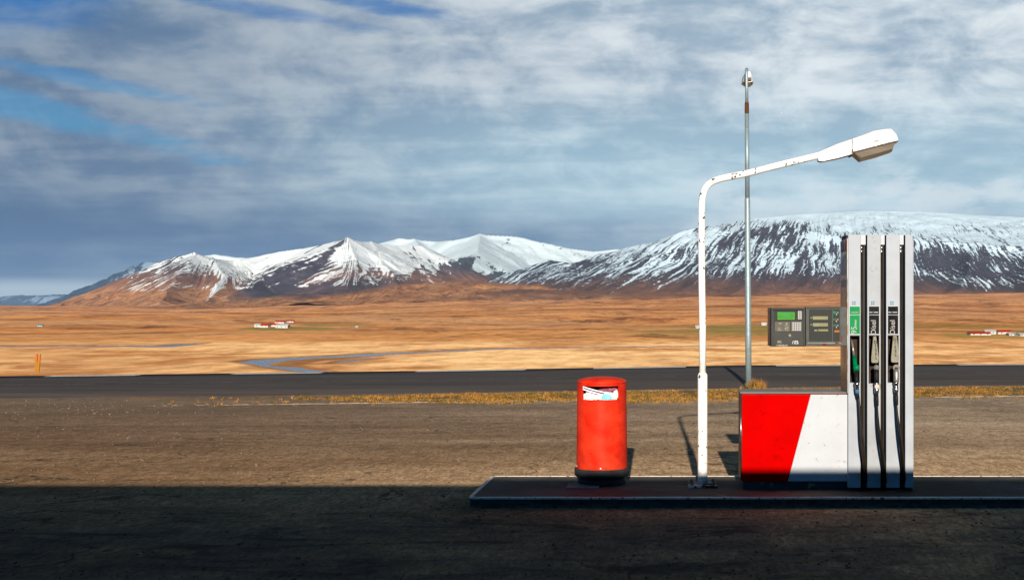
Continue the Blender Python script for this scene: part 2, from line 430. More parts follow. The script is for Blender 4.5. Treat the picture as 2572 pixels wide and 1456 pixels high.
g = link('grass', blades('grass', pts, hs, .007, .9, 6), M_grass); g['kind'] = 'stuff'; g['label'] = 'dry golden grass verge between forecourt and road'
# soil under the grass
def soil_m(t, b):
    p = t.pos(); n = t.noise(t.map(p, (.5, 1, 1)), 1.7, 7, .7); f = t.noise(p, 30, 5, .7)
    c = t.mix(t.ramp(n, .35, .62), (.19, .145, .105), (.33, .20, .065))
    c = t.mix(t.ramp(f, .3, .7), t.mix(1, c, (.6, .6, .55), 'MULTIPLY'), c)
    t.put(b.inputs['Base Color'], c); t.put(b.inputs['Normal'], t.bump(f, .8, .03))
M_soil = mat('verge_soil', rough=.95, build=soil_m, spec=.1)
pr = np.linspace(900, 2900, 130)
vx, vy = verge_line(pr)
f_ = np.linspace(0, 1, 9)
yv1 = near_y(vx)-.02
Yv = vy[None,:]+.12 + (yv1-vy-.12)[None,:]*f_[:,None]; Xv = np.repeat(vx[None,:], 9, 0)
Zv = gz(Yv) + .03*np.sin(f_*math.pi)[:,None]*sst(pr, 900, 1150)[None,:] + .03*(fbm(Xv*2, Yv*2, 3)-.4) - .012
struct(link('verge', grid_mesh('verge', Xv, Yv, Zv), M_soil), 'strip of dry soil and moss under the roadside grass')
# tall tuft at the galvanised post
tp = []; th = []
for _ in range(46):
    px = random.gauss(1895, 14); Y = 32.2+random.uniform(-.5, .4); tp.append((WX(px, Y), Y, -.40)); th.append(random.uniform(.10, .33)*math.exp(-((px-1897)/28)**2)+.05)
o = link('grass_tuft', blades('grass_tuft', tp, th, .008, .8, 9), M_grass)
tag(o, 'tall golden dry grass tuft at the foot of the galvanised lamp post', 'grass tuft')
# loose stones left on the forecourt edge
M_stone = worn((.17, .14, .11), .4, 4, rough=.9)
bm = bmesh.new()
for _ in range(90):
    px = random.choice([random.gauss(200, 60), random.uniform(0, 560), random.uniform(0, 2571)]); py = random.uniform(1004, 1044) if px < 600 else random.uniform(1012, 1060)
    Y = (CAMZ+.38)*F/(py-HY); Y = (CAMZ-float(gz(Y)))*F/(py-HY)
    r = random.uniform(.008, .026)*(1 if px < 600 else .55)
    ret = bmesh.ops.create_icosphere(bm, subdivisions=1, radius=r)
    for v in ret['verts']: v.co = Vector((v.co.x*random.uniform(.8, 1.4), v.co.y, v.co.z*.6)) + Vector((WX(px, Y), Y, float(gz(Y))+r*.3))
me_s = []
V = []; Fc = []
def pebble(x, y, z, r):
    i = len(V); a = random.uniform(0, 6.28)
    for k in range(5):
        q = a+k*1.2566+random.uniform(-.3, .3); rr = r*random.uniform(.7, 1.2); V.append((x+rr*math.cos(q), y+rr*math.sin(q), z-r*.2))
    V.append((x+random.uniform(-.3, .3)*r, y+random.uniform(-.3, .3)*r, z+r*random.uniform(.5, .9)))
    for k in range(5): Fc.append((i+k, i+(k+1) % 5, i+5))
for _ in range(5200):
    u_ = random.random(); Y = 7.6+20*u_**1.5; X = WX(random.uniform(-60, 2640), Y)
    if 10.4 < Y < 12.0 and X > -1.95: continue
    if fbm(np.array(X*.6+11), np.array(Y*.6), 3) < .40 and random.random() < .7: continue
    pebble(X, Y, float(gz(Y)), random.choice([.004, .006, .006, .009, .013])*(1+Y/30))
me = bpy.data.meshes.new('grit'); me.from_pydata(V, [], Fc)
def grit_m(t, b):
    n = t.n('ShaderNodeNewGeometry').outputs['Random Per Island']
    t.put(b.inputs['Base Color'], t.mix(t.ramp(n, .45, .55), (.06, .045, .035), t.mix(t.ramp(n, .8, 1.0), (.15, .105, .07), (.23, .18, .13))))
o = link('grit', me, mat('grit', rough=.9, build=grit_m, spec=.1)); o['kind'] = 'stuff'; o['label'] = 'fine loose grit lying all over the asphalt forecourt'
o = obj('gravel', bm, M_stone); o['kind'] = 'stuff'; o['label'] = 'loose pale stones scattered along the forecourt edge'

# ------------------------------------------------------------------ plain and mountains
PZ = -18.0
def H(X, Y):
    u = X/np.maximum(Y, 1.)
    base = PZ + 0*X
    rise = sst(Y, 1300, 6500)*(30 + 48*sst(u, -.42, -.12) + 20*sst(u, -.1, .15))
    und = (fbm(X/260+3, Y/420, 5)-.5)*sst(Y, 520, 1400)*10 + (fbm(X/900+8, Y/1300+4, 4)-.5)*sst(Y, 900, 2600)*34
    near = (fbm(X/70+3, Y/90, 4)-.5)*1.1*sst(Y, 250, 500)
    bank = sst(Y, 44, 120)
    z = (base+rise+und+near)*bank + (-.55-1.5*sst(Y, 44, 60))*(1-bank)
    return z
def land_color(t, p):
    """straw, rust and olive moorland; position based"""
    x, y, z = t.sep(p)
    q = t.map(p, (1/170, 1/240, 0)); a = t.noise(q, 1.0, 9, .70, .7)
    a2 = t.noise(t.map(p, (1/42, 1/52, 0), (0,0,0), (5,2,0)), 1.0, 7, .72, .5)
    a = t.m('ADD', t.m('MULTIPLY', a, .6), t.m('MULTIPLY', a2, .4))
    b_ = t.noise(t.map(p, (1/900, 1/520, 0), (0,0,0), (3,7,0)), 1.0, 8, .65, .5)
    f = t.noise(t.map(p, (1/12, 1/26, 0)), 1.0, 6, .75)
    c = t.mix(t.ramp(a, .41, .57), (.26, .098, .032), (.58, .275, .10))
    c = t.mix(t.m('MULTIPLY', t.ramp(b_, .53, .64), .7), c, (.15, .050, .018))
    pl_ = t.noise(t.map(p, (1/380, 1/300, 0), (0,0,R(20)), (2,8,0)), 1, 6, .6, .6)
    c = t.mix(t.m('MULTIPLY', t.ramp(pl_, .46, .60), .55), c, (.46, .285, .155))
    u0 = t.m('DIVIDE', x, y)
    strawy = t.m('MULTIPLY', t.ramp(y, 800, 640), t.ramp(u0, -.55, -.12, .55, 1.0))
    c = t.mix(t.m('MULTIPLY', strawy, .92), c, t.mix(t.ramp(a, .42, .54), (.50, .235, .085), (.84, .56, .28)))
    band = t.m('MULTIPLY', t.ramp(y, 1300, 850), t.m('MULTIPLY', t.ramp(y, 650, 800), t.ramp(b_, .60, .45)))
    c = t.mix(t.m('MULTIPLY', band, .65), c, (.52, .26, .095))
    # olive meadows, mostly right of the pumps
    u = t.m('DIVIDE', x, y)
    ol = t.m('MULTIPLY', t.m('MULTIPLY', t.ramp(u, -.08, .04), t.ramp(y, 800, 1000)), t.m('MULTIPLY', t.ramp(y, 1750, 1250), t.ramp(t.noise(t.map(p, (1/330, 1/260, 0)), 1, 5), .43, .55)))
    c = t.mix(t.m('MULTIPLY', ol, .8), c, (.20, .145, .035))
    far = t.ramp(y, 2200, 5200)
    c = t.mix(t.m('MULTIPLY', far, .55), c, t.mix(t.ramp(a, .4, .6), (.30, .125, .055), (.64, .33, .165)))
    dk = t.noise(t.map(p, (1/130, 1/300, 0), (0,0,0), (1,9,0)), 1, 7, .72, 1.2)
    c = t.mix(t.m('MULTIPLY', t.m('MULTIPLY', t.ramp(dk, .56, .63), t.ramp(y, 600, 900)), .75), c, (.075, .030, .014))
    c = t.mix(t.ramp(f, .3, .7), t.mix(1, c, (.68, .64, .62), 'MULTIPLY'), t.mix(1, c, (1.22, 1.20, 1.18), 'MULTIPLY'))
    dn = t.noise(t.map(p, (1/48, 1/85, 0), (0,0,R(8)), (7,3,0)), 1, 8, .75, 1.0)
    c = t.mix(t.m('MULTIPLY', t.ramp(dn, .585, .63), .5), c, (.16, .062, .022))
    c = t.mix(t.m('MULTIPLY', t.ramp(dn, .41, .35), t.m('MULTIPLY', t.ramp(y, 1500, 700), .55)), c, (.80, .52, .26))
    return c, f
def plain_m(t, b):
    c, f = land_color(t, t.pos())
    gr = t.n('ShaderNodeAttribute', attribute_name='green').outputs['Fac']
    c = t.mix(gr, c, (.15, .15, .035))
    dk = t.n('ShaderNodeAttribute', attribute_name='bank').outputs['Fac']
    c = t.mix(dk, c, (.20, .085, .03))
    t.put(b.inputs['Base Color'], c)
    # standing stalks catch a low sun far better than bare flat soil does: lean the shading normal their way
    va = t.n('ShaderNodeVectorMath', operation='ADD'); t.put(va.inputs[0], t.bump(f, .6, 1.2)); va.inputs[1].default_value = (.0, -.30, 0)
    vn = t.n('ShaderNodeVectorMath', operation='NORMALIZE'); t.L.new(va.outputs[0], vn.inputs[0]); t.L.new(vn.outputs[0], b.inputs['Normal'])
M_plain = mat('moorland', rough=.95, build=plain_m, spec=.1)
# river, in plan: pixel outline -> plain
def on_plain(px, py, z=PZ+.25):
    Y = (CAMZ-z)*F/(py-HY); return (WX(px, Y), Y)
rivers = [
 ([(590,909),(640,903),(700,900),(760,897),(840,893),(940,887),(1030,884),(1130,880),(1200,876.5),(1290,874),(1400,873),(1600,871),(1800,868),(1990,866.5),(2250,866)],
  [(640,918),(680,925),(745,934),(790,938),(838,938),(822,932),(768,926),(742,919),(762,913),(795,907.5),(850,903),(890,899),(960,893),(1040,888),(1130,884.5),(1200,880.5),(1290,877.5),(1400,876),(1600,873.4),(1800,870.2),(1990,868.2),(2250,867.6)]),
 ([(-60,868.5),(120,869),(300,867.5),(395,868),(440,864.5),(520,861.5)],
  [(-60,871.5),(120,872),(300,871),(385,872.5),(430,872),(470,868),(520,862.6)]),
 ([(832,912),(860,906.5),(905,902.5),(950,900)], [(835,914.5),(880,910),(925,905),(955,901.2)]),
]
river_polys = []
for top, bot in rivers:
    river_polys.append([on_plain(*q) for q in top] + [on_plain(*q) for q in bot[::-1]])
def in_poly(X, Y, P):
    ins = np.zeros(X.shape, bool); n = len(P)
    for i in range(n):
        x1, y1 = P[i]; x2, y2 = P[(i+1)%n]
        c = ((y1 > Y) != (y2 > Y)) & (X < (x2-x1)*(Y-y1)/((y2-y1) if y2 != y1 else 1e-9)+x1); ins ^= c
    return ins
def poly_dist(X, Y, P, closed=True):
    d = np.full(X.shape, 1e9); n = len(P)
    for i in range(n if closed else n-1):
        x1, y1 = P[i]; x2, y2 = P[(i+1)%n]; dx, dy = x2-x1, y2-y1; L = dx*dx+dy*dy+1e-9
        t = np.clip(((X-x1)*dx+(Y-y1)*dy)/L, 0, 1); d = np.minimum(d, np.hypot(X-x1-t*dx, Y-y1-t*dy))
    return d
us = np.linspace(-1.25, 1.25, 1100)
ys = np.concatenate([np.linspace(30, 300, 26), 1/np.linspace(1/302, 1/900, 300), 900*np.exp(np.linspace(.004, math.log(14000/900), 330))])
U, YG = np.meshgrid(us, ys); XG = U*YG
ZG = H(XG, YG)
green = np.zeros_like(ZG); bank = np.zeros_like(ZG)
flat = np.zeros_like(ZG)
for P in river_polys:
    ins = in_poly(XG, YG, P); d = poly_dist(XG, YG, P)
    flat = np.maximum(flat, np.where(ins, 1, 1-sst(d, 4, 40)))
    bank = np.maximum(bank, np.where(ins, 1, 1-sst(d, .5, 5)))
    ZG = np.where(ins, PZ-1.0, ZG)
    fm = np.where(ins, 0, 1-sst(d, 6, 60)); ZG = ZG*(1-fm) + (PZ+.55)*fm
def upx(X, Y): return CX+F*X/Y
def upy(Z, Y): return HY-F*(Z-CAMZ)/Y
PXg = upx(XG, YG); PYg = upy(ZG, YG)
def ell(cx, cy, rx, ry): return 1-sst(((PXg-cx)/rx)**2+((PYg-cy)/ry)**2, .4, 1)
green = np.maximum(ell(720, 825, 150, 6)*.7, ell(850, 816, 120, 4)*.6)
green = np.maximum(green, ell(2520, 842, 190, 9)*.6); green = np.maximum(green, ell(1900, 822, 190, 9)*.55); green = np.maximum(green, ell(1800, 836, 260, 12)*.3)
green = np.clip(green*(.55+.9*fbm(XG/60, YG/90, 4)), 0, 1)
struct(link('ground', grid_mesh('ground', XG, YG, ZG, {'green': green, 'bank': bank*.8}), M_plain), 'wide autumn moorland plain of straw and rust grass')
def water_m(t, b):
    p = t.pos(); n = t.noise(t.map(p, (.2, .5, .2)), 1.0, 4, .6)
    t.put(b.inputs['Base Color'], t.mix(n, (.12, .18, .29), (.18, .25, .36)))
    t.put(b.inputs['Normal'], t.bump(n, .25, .4))
M_water = mat('water', (.06, .11, .20), .22, build=water_m, spec=.5)
for k, P in enumerate(river_polys):
    bm = bmesh.new(); vs = [bm.verts.new((x, y, PZ+.25)) for x, y in P]; fc = bm.faces.new(vs)
    bmesh.ops.triangulate(bm, faces=[fc], ngon_method='EAR_CLIP')
    struct(obj('river', bm, M_water), ['blue meandering river bending close behind the road', 'thin blue river channel on the left of the plain', 'small side channel inside the river bend'][k])

# mountains: fields of ridge lines with falling sides
def mountain(name, lines, u0, u1, y0, y1, nu, ny, gul, snowf, matr, label, k=14., seed=0, offs=-3.0, foot=None, exf=None, slant=lambda a: 0*a):
    us = np.linspace(u0, u1, nu); ys = np.linspace(y0, y1, ny)
    U, Y = np.meshgrid(us, ys); X = U*Y
    wx = (fbm(X/420+seed, Y/420+9, 4)-.5)*190; wy = (fbm(X/420+31, Y/420+seed, 4)-.5)*190
    acc = np.zeros_like(X); best = np.full(X.shape, -1e9); sb = np.zeros_like(X); db = np.zeros_like(X); off = 0
    rot = []
    for pts, s, pw in lines:
        P = [(WX(p, Yd), Yd, WZ(q, Yd)) for p, q, Yd in pts]
        off += 3777
        lb = np.full(X.shape, -1e9); ls = np.zeros_like(X); ld = np.zeros_like(X)
        for (x1, yy1, z1), (x2, yy2, z2) in zip(P[:-1], P[1:]):
            dx, dy = x2-x1, yy2-yy1; L = dx*dx+dy*dy
            t = np.clip(((X+wx*.5-x1)*dx+(Y+wy*.5-yy1)*dy)/L, 0, 1)
            d = np.hypot(X+wx*.5-x1-t*dx, Y+wy*.5-yy1-t*dy)
            h = z1+(z2-z1)*t - s*d*(1+pw*np.exp(-d/500.)) + s*pw*0
            m = h > lb; lb = np.where(m, h, lb); ls = np.where(m, off+t*math.sqrt(L), ls); ld = np.where(m, d, ld)
            off += math.sqrt(L)
        acc = np.where(best > lb, best, lb) + k*np.log1p(np.exp(-np.abs(best-lb)/k)) if best.max() > -1e8 else lb
        m = lb > best; sb = np.where(m, ls, sb); db = np.where(m, ld, db); best = acc
    Z = best
    z0 = Z.copy()
    SL = slant(upx(X, Y)); zc = np.clip(z0, -20, 900)
    fl = X - SL*zc + (fbm(X/260+seed, z0/120, 3)-.5)*90
    g1 = 1-np.abs(2*fbm(fl/gul[0]+seed, zc/(gul[0]*4)+Y/2500, 3)-1)
    g2 = 1-np.abs(2*fbm(fl/(gul[0]*.35)+seed+50, zc/(gul[0]*2)+Y/1500, 3)-1)
    ramp_ = sst(db, 10, 300)
    Z = Z + ramp_*(gul[1]*(g1-.55) + gul[1]*.4*(g2-.55)) + (fbm(X/140+seed, Y/140, 5)-.5)*gul[2]*sst(db, 0, 250)+ (fbm(X/60+seed, Y/60, 4)-.5)*5
    G = H(X, Y)
    kk = 22.; Z = np.maximum(Z, G) + kk*np.log1p(np.exp(-np.abs(Z-G)/kk)) - kk*.69*np.exp(-np.maximum(G-Z, 0)/60) + offs
    Z = np.where(best < G-160, G-12, Z)
    PX_ = upx(X, Y); PY_ = upy(Z, Y)
    sn = snowf(PX_, PY_, Z, sb, db, X, Y)
    at = {'snow': sn, 'sarc': fl/100., 'sdist': (zc*1.0+Y*.06)/100.}
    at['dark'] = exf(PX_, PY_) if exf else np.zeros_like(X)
    return struct(link(name, grid_mesh(name, X, Y, Z, at), matr), label)

def mountain_mat(name, rock_lo, rock_hi, brown_a, brown_b, zrange, streak, snowc=(.80, .88, .95), fx=1.0):
    def f(t, b):
        p = t.pos(); x, y, z = t.sep(p)
        A = lambda n: t.n('ShaderNodeAttribute', attribute_name=n).outputs['Fac']
        s, d, bias, dark = A('sarc'), A('sdist'), A('snow'), A('dark')
        wob = t.noise(t.map(p, (1/160, 1/160, 1/160)), 1.0, 3, .5)
        sw = t.m('ADD', s, t.m('MULTIPLY', wob, .6))
        st = t.noise(t.comb(t.m('MULTIPLY', sw, streak[0]), t.m('MULTIPLY', d, streak[1]), 0.0), 1.0, 4, .62, .25)
        st2 = t.noise(t.comb(t.m('MULTIPLY', sw, streak[0]*.3), t.m('MULTIPLY', d, streak[1]*.6), 3.0), 1.0, 5, .65, .3)
        sp = t.noise(t.map(p, (1/45*fx, 1/45*fx, 1/22*fx)), 1.0, 6, .72, .4)
        n = t.m('ADD', t.m('ADD', t.m('MULTIPLY', t.m('SUBTRACT', st, .5), 3.4), t.m('MULTIPLY', t.m('SUBTRACT', st2, .5), 1.6)), t.m('MULTIPLY', t.m('SUBTRACT', sp, .5), 1.9))
        sm = t.ramp(t.m('ADD', bias, n), .45, .60)
        zb = t.m('ADD', z, t.m('MULTIPLY', t.m('SUBTRACT', st2, .5), 120.0))
        hz = t.ramp(zb, zrange[0], zrange[1])
        rock = t.mix(t.ramp(sp, .3, .7), rock_lo, rock_hi)
        br = t.mix(t.ramp(st2, .35, .65), brown_a, brown_b)
        lc, f_ = land_color(t, p)
        low = t.ramp(zb, zrange[0]-75, zrange[0]+15)
        c = t.mix(low, lc, br); c = t.mix(hz, c, rock)
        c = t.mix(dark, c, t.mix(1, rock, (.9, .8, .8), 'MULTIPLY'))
        c = t.mix(t.ramp(t.noise(t.map(p, (1/90, 1/90, 1/40)), 1, 6, .7), .3, .7), t.mix(1, c, (.72, .72, .74), 'MULTIPLY'), t.mix(1, c, (1.15, 1.13, 1.1), 'MULTIPLY'))
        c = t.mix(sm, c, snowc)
        t.put(b.inputs['Base Color'], c)
        hgt = t.m('ADD', t.m('MULTIPLY', sp, 14.0), t.m('MULTIPLY', st, 9.0))
        t.put(b.inputs['Normal'], t.bump(hgt, .55, 1.0))
    return mat(name, rough=.9, build=f, spec=.15)
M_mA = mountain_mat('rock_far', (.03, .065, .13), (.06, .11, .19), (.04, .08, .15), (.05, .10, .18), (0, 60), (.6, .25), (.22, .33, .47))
M_mC = mountain_mat('rock_brown', (.040, .048, .085), (.095, .09, .12), (.16, .085, .07), (.36, .175, .105), (150, 300), (3.4, .65))
M_mD = mountain_mat('rock_pass', (.045, .06, .09), (.10, .11, .13), (.10, .07, .07), (.22, .13, .10), (60, 260), (1.6, .35), (.66, .80, .90))
M_mE = mountain_mat('rock_massif', (.026, .034, .060), (.075, .072, .095), (.080, .050, .052), (.22, .11, .075), (85, 200), (4.6, .75), (.60, .77, .92), fx=1.9)

def blob(PX_, PY_, cx, cy, rx, ry, ang=0):
    a = math.radians(ang); dx = PX_-cx; dy = PY_-cy
    x = dx*math.cos(a)+dy*math.sin(a); y = -dx*math.sin(a)+dy*math.cos(a)
    return 1-sst((x/rx)**2+(y/ry)**2, .15, 1)
# A: far blue table mountain on the left edge
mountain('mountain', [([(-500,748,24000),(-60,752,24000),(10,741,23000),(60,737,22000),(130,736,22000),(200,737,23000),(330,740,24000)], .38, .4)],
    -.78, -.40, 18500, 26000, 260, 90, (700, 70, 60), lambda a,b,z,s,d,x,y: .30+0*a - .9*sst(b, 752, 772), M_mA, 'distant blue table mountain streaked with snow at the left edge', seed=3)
# B: dark blue peak behind the brown one
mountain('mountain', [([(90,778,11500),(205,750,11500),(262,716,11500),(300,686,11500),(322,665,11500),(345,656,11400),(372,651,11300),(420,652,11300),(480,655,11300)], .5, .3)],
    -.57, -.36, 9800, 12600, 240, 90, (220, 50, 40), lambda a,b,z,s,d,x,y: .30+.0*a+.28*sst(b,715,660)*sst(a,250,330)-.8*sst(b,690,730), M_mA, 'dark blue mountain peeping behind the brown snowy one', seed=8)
# D: snow pass in the middle distance
def snD(a, b, z, s, d, x, y):
    r = 1.30 + 0*a - .8*sst(b, 664, 690)
    r -= 1.5*blob(a,b,1160,668,48,22,-35) ; r -= .7*blob(a,b,1225,662,44,8,35)
    r -= .45*blob(a,b,1400,625,90,10,15)
    return r
mountain('mountain', [([(480,640,11500),(540,633,11500),(590,641,11500),(800,650,11500),(960,604,11500),(1008,592,11300),(1045,596,11300),(1100,601,11200),(1140,598,11000),(1180,590,11000),(1212,583.5,11000),(1290,588,11200),(1345,601,11200),(1420,617,11300),(1490,626,11500),(1550,620,11500),(1610,627,11500),(1700,640,11500)], .42, .5),
    ([(1212,583.5,11000),(1195,622,9800),(1168,652,9000),(1120,690,8200)], .5, .2),
    ([(1045,596,11300),(1060,640,10000),(1040,690,9000)], .45, .2)],
    -.42, .02, 7600, 12500, 620, 200, (300, 32, 26), snD, M_mD, 'smooth snow covered mountain pass in the middle', seed=12)
# C: brown and white twin summit on the left
def snC(a, b, z, s, d, x, y):
    r = .22 + .72*sst(b, 715, 630)*sst(a, 250, 420)
    r += .45*blob(a,b,600,672,80,44,0) + .35*blob(a,b,690,640,110,26,-15)     # snowy bowl between the summits
    r += .42*blob(a,b,540,725,80,9,-52)                                     # snow filled gully
    r += .55*blob(a,b,960,640,95,42,20) + .4*blob(a,b,930,612,60,16,10)
    r -= .50*blob(a,b,735,688,160,32,-26)                                   # dark rocky face
    r -= .40*blob(a,b,845,618,52,12,-38) ; r -= .5*blob(a,b,948,636,11,32,-22)
    r -= .35*blob(a,b,445,660,50,22,-25) ; r += .2*blob(a,b,500,655,60,14,20)
    r -= .35*blob(a,b,500,705,70,16,0)
    r -= 1.2*sst(b, 712+(a-900)*-.03, 730+(a-900)*-.03)*(1-blob(a,b,545,722,70,10,-52))
    r -= .9*sst(a, 340, 250)
    r -= .9*sst(a, 1080, 1160)*sst(b, 640, 690)
    return r
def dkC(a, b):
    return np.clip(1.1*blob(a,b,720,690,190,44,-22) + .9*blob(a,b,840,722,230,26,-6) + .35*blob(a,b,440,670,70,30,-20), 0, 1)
mountain('mountain', [
    ([(60,786,7000),(110,777,7200),(200,741,7400),(290,701,7400),(350,676,7400),(400,652,7500),(440,638,7500),(488,630,7500),(530,641,7700),(595,647,8100),(650,637,8000),(700,625,7900),(770,615,7800),(830,600,7500),(870,594,7300),(930,602,7700),(1000,610,8000),(1060,610,8200),(1120,640,8500),(1160,690,8800)], .42, .45),
    ([(488,630,7500),(470,662,7050),(432,705,6500),(390,750,5900)], .40, .3),
    ([(530,641,7700),(556,680,7000),(520,735,6300),(500,765,5700)], .38, .3),
    ([(870,594,7300),(770,640,6900),(655,692,6500),(570,738,6000)], .42, .3),
    ([(870,594,7300),(893,640,6950),(880,690,6400),(860,730,5900)], .42, .3),
    ([(930,602,7700),(962,640,7300),(990,690,6600),(1010,730,6000)], .42, .3),
    ([(400,770,5400),(600,752,5500),(800,730,5600),(1030,706,5700),(1150,694,5700),(1250,700,5700),(1330,720,5700)], .11, .3)],
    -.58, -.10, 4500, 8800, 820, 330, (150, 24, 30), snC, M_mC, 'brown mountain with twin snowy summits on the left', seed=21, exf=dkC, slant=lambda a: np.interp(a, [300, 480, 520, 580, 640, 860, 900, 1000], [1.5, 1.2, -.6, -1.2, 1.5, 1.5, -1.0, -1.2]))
# E: long flat-topped massif on the right
def snE(a, b, z, s, d, x, y):
    line = np.interp(a, [1100, 1300, 1450, 1600, 1750, 1900, 2100, 2300, 2571, 2800], [672, 684, 672, 672, 668, 655, 660, 672, 690, 690])
    r = .70 + .0*a
    r -= .20*sst(b, line-95, line-30) + .10*sst(b, line-20, line+20) + .8*sst(b, line+12, line+70)
    r += .85*sst(b, 562, 538) + .35*sst(b, 600, 552)*sst(a, 1950, 2150)
    r += .22*sst(a, 1830, 1650)*sst(b, 655, 610)
    r -= .34*blob(a,b,1960,580,110,26,-6) ; r -= .35*blob(a,b,1735,572,34,12,10) ; r -= .3*blob(a,b,1850,600,60,24,-20)
    r -= .45*blob(a,b,2480,668,190,40,6) ; r -= .25*blob(a,b,2330,650,70,40,0) ; r += .22*blob(a,b,2460,600,160,22,3)
    r += .30*blob(a,b,2080,600,110,10,8)
    r += .75*blob(a,b,1580,706,84,3.2,-32) + .5*blob(a,b,1352,722,22,3,-40)
    r -= .35*blob(a,b,1440,655,60,14,8)
    return r
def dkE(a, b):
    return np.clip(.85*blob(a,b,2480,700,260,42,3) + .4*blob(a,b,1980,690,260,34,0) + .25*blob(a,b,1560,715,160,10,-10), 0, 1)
mountain('mountain', [
    ([(1815,556,8300),(1850,549,8300),(1900,541,8300),(2000,532,8300),(2100,526,8300),(2190,522,8300),(2300,524,8300),(2400,529,8300),(2571,538,8300),(2800,552,8300),(3100,572,8300),(3500,590,8300),(4000,640,8400),(4500,700,8500)], .27, .1),
    ([(1480,690,6700),(1590,636,6700),(1625,615,6700),(1665,594,6600),(1700,575,6500),(1735,565,6500),(1775,564,6500),(1840,575,6500),(1900,565,6400),(1960,556,6400),(2040,575,6450),(2150,588,6500),(2300,592,6500),(2400,600,6500),(2571,612,6500),(2800,622,6500),(3200,640,6500),(3700,660,6600),(4200,700,6700)], .46, .35),
    ([(1665,594,6600),(1612,640,6250),(1545,690,5800),(1480,735,5300)], .34, .3),
    ([(1775,564,6500),(1762,630,6050),(1730,690,5600),(1700,730,5250)], .42, .3),
    ([(1900,565,6400),(1893,630,6000),(1868,692,5600),(1845,725,5300)], .42, .3),
    ([(2040,575,6450),(2036,640,6000),(2022,700,5600)], .42, .3),
    ([(2160,588,6500),(2160,650,6050),(2152,705,5650)], .42, .3),
    ([(2300,592,6500),(2290,655,6050),(2280,708,5650)], .42, .3),
    ([(2440,603,6500),(2430,660,6050),(2410,712,5650)], .42, .3),
    ([(2571,612,6500),(2590,665,6050),(2600,715,5650)], .42, .3),
    ([(2900,626,6500),(2940,670,6050),(2960,718,5650)], .42, .3),
    ([(3300,645,6500),(3350,685,6050),(3380,725,5650)], .42, .3),
    ([(1240,694,7000),(1300,680,7100),(1345,662,7200),(1385,648,7300),(1420,650,7300),(1470,656,7300),(1540,652,7200),(1600,640,7000)], .32, .4),
    ([(1385,648,7300),(1410,690,6500),(1430,715,5900)], .3, .3),
    ([(1120,728,5200),(1300,716,5300),(1500,722,5200),(1700,730,5100),(2000,738,5000),(2300,738,5000),(2600,740,5000)], .10, .3)],
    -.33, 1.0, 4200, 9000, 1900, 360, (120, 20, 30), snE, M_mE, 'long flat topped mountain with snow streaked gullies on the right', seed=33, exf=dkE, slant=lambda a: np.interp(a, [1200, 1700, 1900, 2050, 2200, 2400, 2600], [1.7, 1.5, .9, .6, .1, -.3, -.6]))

# ------------------------------------------------------------------ farms on the plain
M_wallw = worn((.50, .50, .48), .1, .3, rough=.8); M_roofr = worn((.36, .03, .02), .2, .5, rough=.7)
M_roofw = worn((.45, .46, .48), .1, .4, rough=.6); M_roofb = worn((.03, .22, .32), .1, .4, rough=.6)
M_win = mat('window_glass', (.02, .03, .04), .15)
def ground_hit(px, py):
    Y = 1250.0
    for _ in range(60):
        z = float(H(np.array(WX(px, Y)), np.array(Y))); Yn_ = (CAMZ-z)*F/(py-HY); Y = Y*.8+Yn_*.2
    return WX(px, Y), Y, float(H(np.array(WX(px, Y)), np.array(Y)))
def farm(name, px, py, wpx, hpx, roof, rz, label, group=None, depth=9, cat='farm building'):
    X, Y, Z = ground_hit(px, py); w = wpx/F*Y/2; h = hpx/F*Y; wall_h = h*.55
    e = empty(name, (X, Y, Z-.4), label, cat, group); e.rotation_euler.z = R(rz)
    bm = bmesh.new(); add_box(bm, -w, w, -depth/2, depth/2, 0, wall_h+.4)
    for s in (-w+.05, w-.05):
        vs = [bm.verts.new((s, -depth/2, wall_h+.4)), bm.verts.new((s, depth/2, wall_h+.4)), bm.verts.new((s, 0, h+.3))]; bm.faces.new(vs)
    obj('wall', bm, M_wallw, e)
    bm = bmesh.new()
    for s in (-1, 1):
        a = [(-w-.4, s*(depth/2+.5), wall_h+.25), (w+.4, s*(depth/2+.5), wall_h+.25), (w+.4, 0, h+.5), (-w-.4, 0, h+.5)]
        lo = [bm.verts.new(q) for q in a]; hi = [bm.verts.new((q[0], q[1], q[2]+.2)) for q in a]
        bm.faces.new(lo); bm.faces.new(hi[::-1])
        for i in range(4): bm.faces.new((lo[i], hi[i], hi[(i+1)%4], lo[(i+1)%4]))
    obj('roof', bm, roof, e)
    n = max(2, int(w*2/4.5))
    for i in range(n):
        x = -w+(i+.5)*2*w/n; bm = bmesh.new(); add_box(bm, x-.55, x+.55, -depth/2-.06, -depth/2+.05, .4+wall_h*.35, .4+wall_h*.75)
        obj('window', bm, M_win, e)
    return e
GA = 'farm buildings left of centre on the plain'; GB = 'farm buildings at the right edge of the plain'
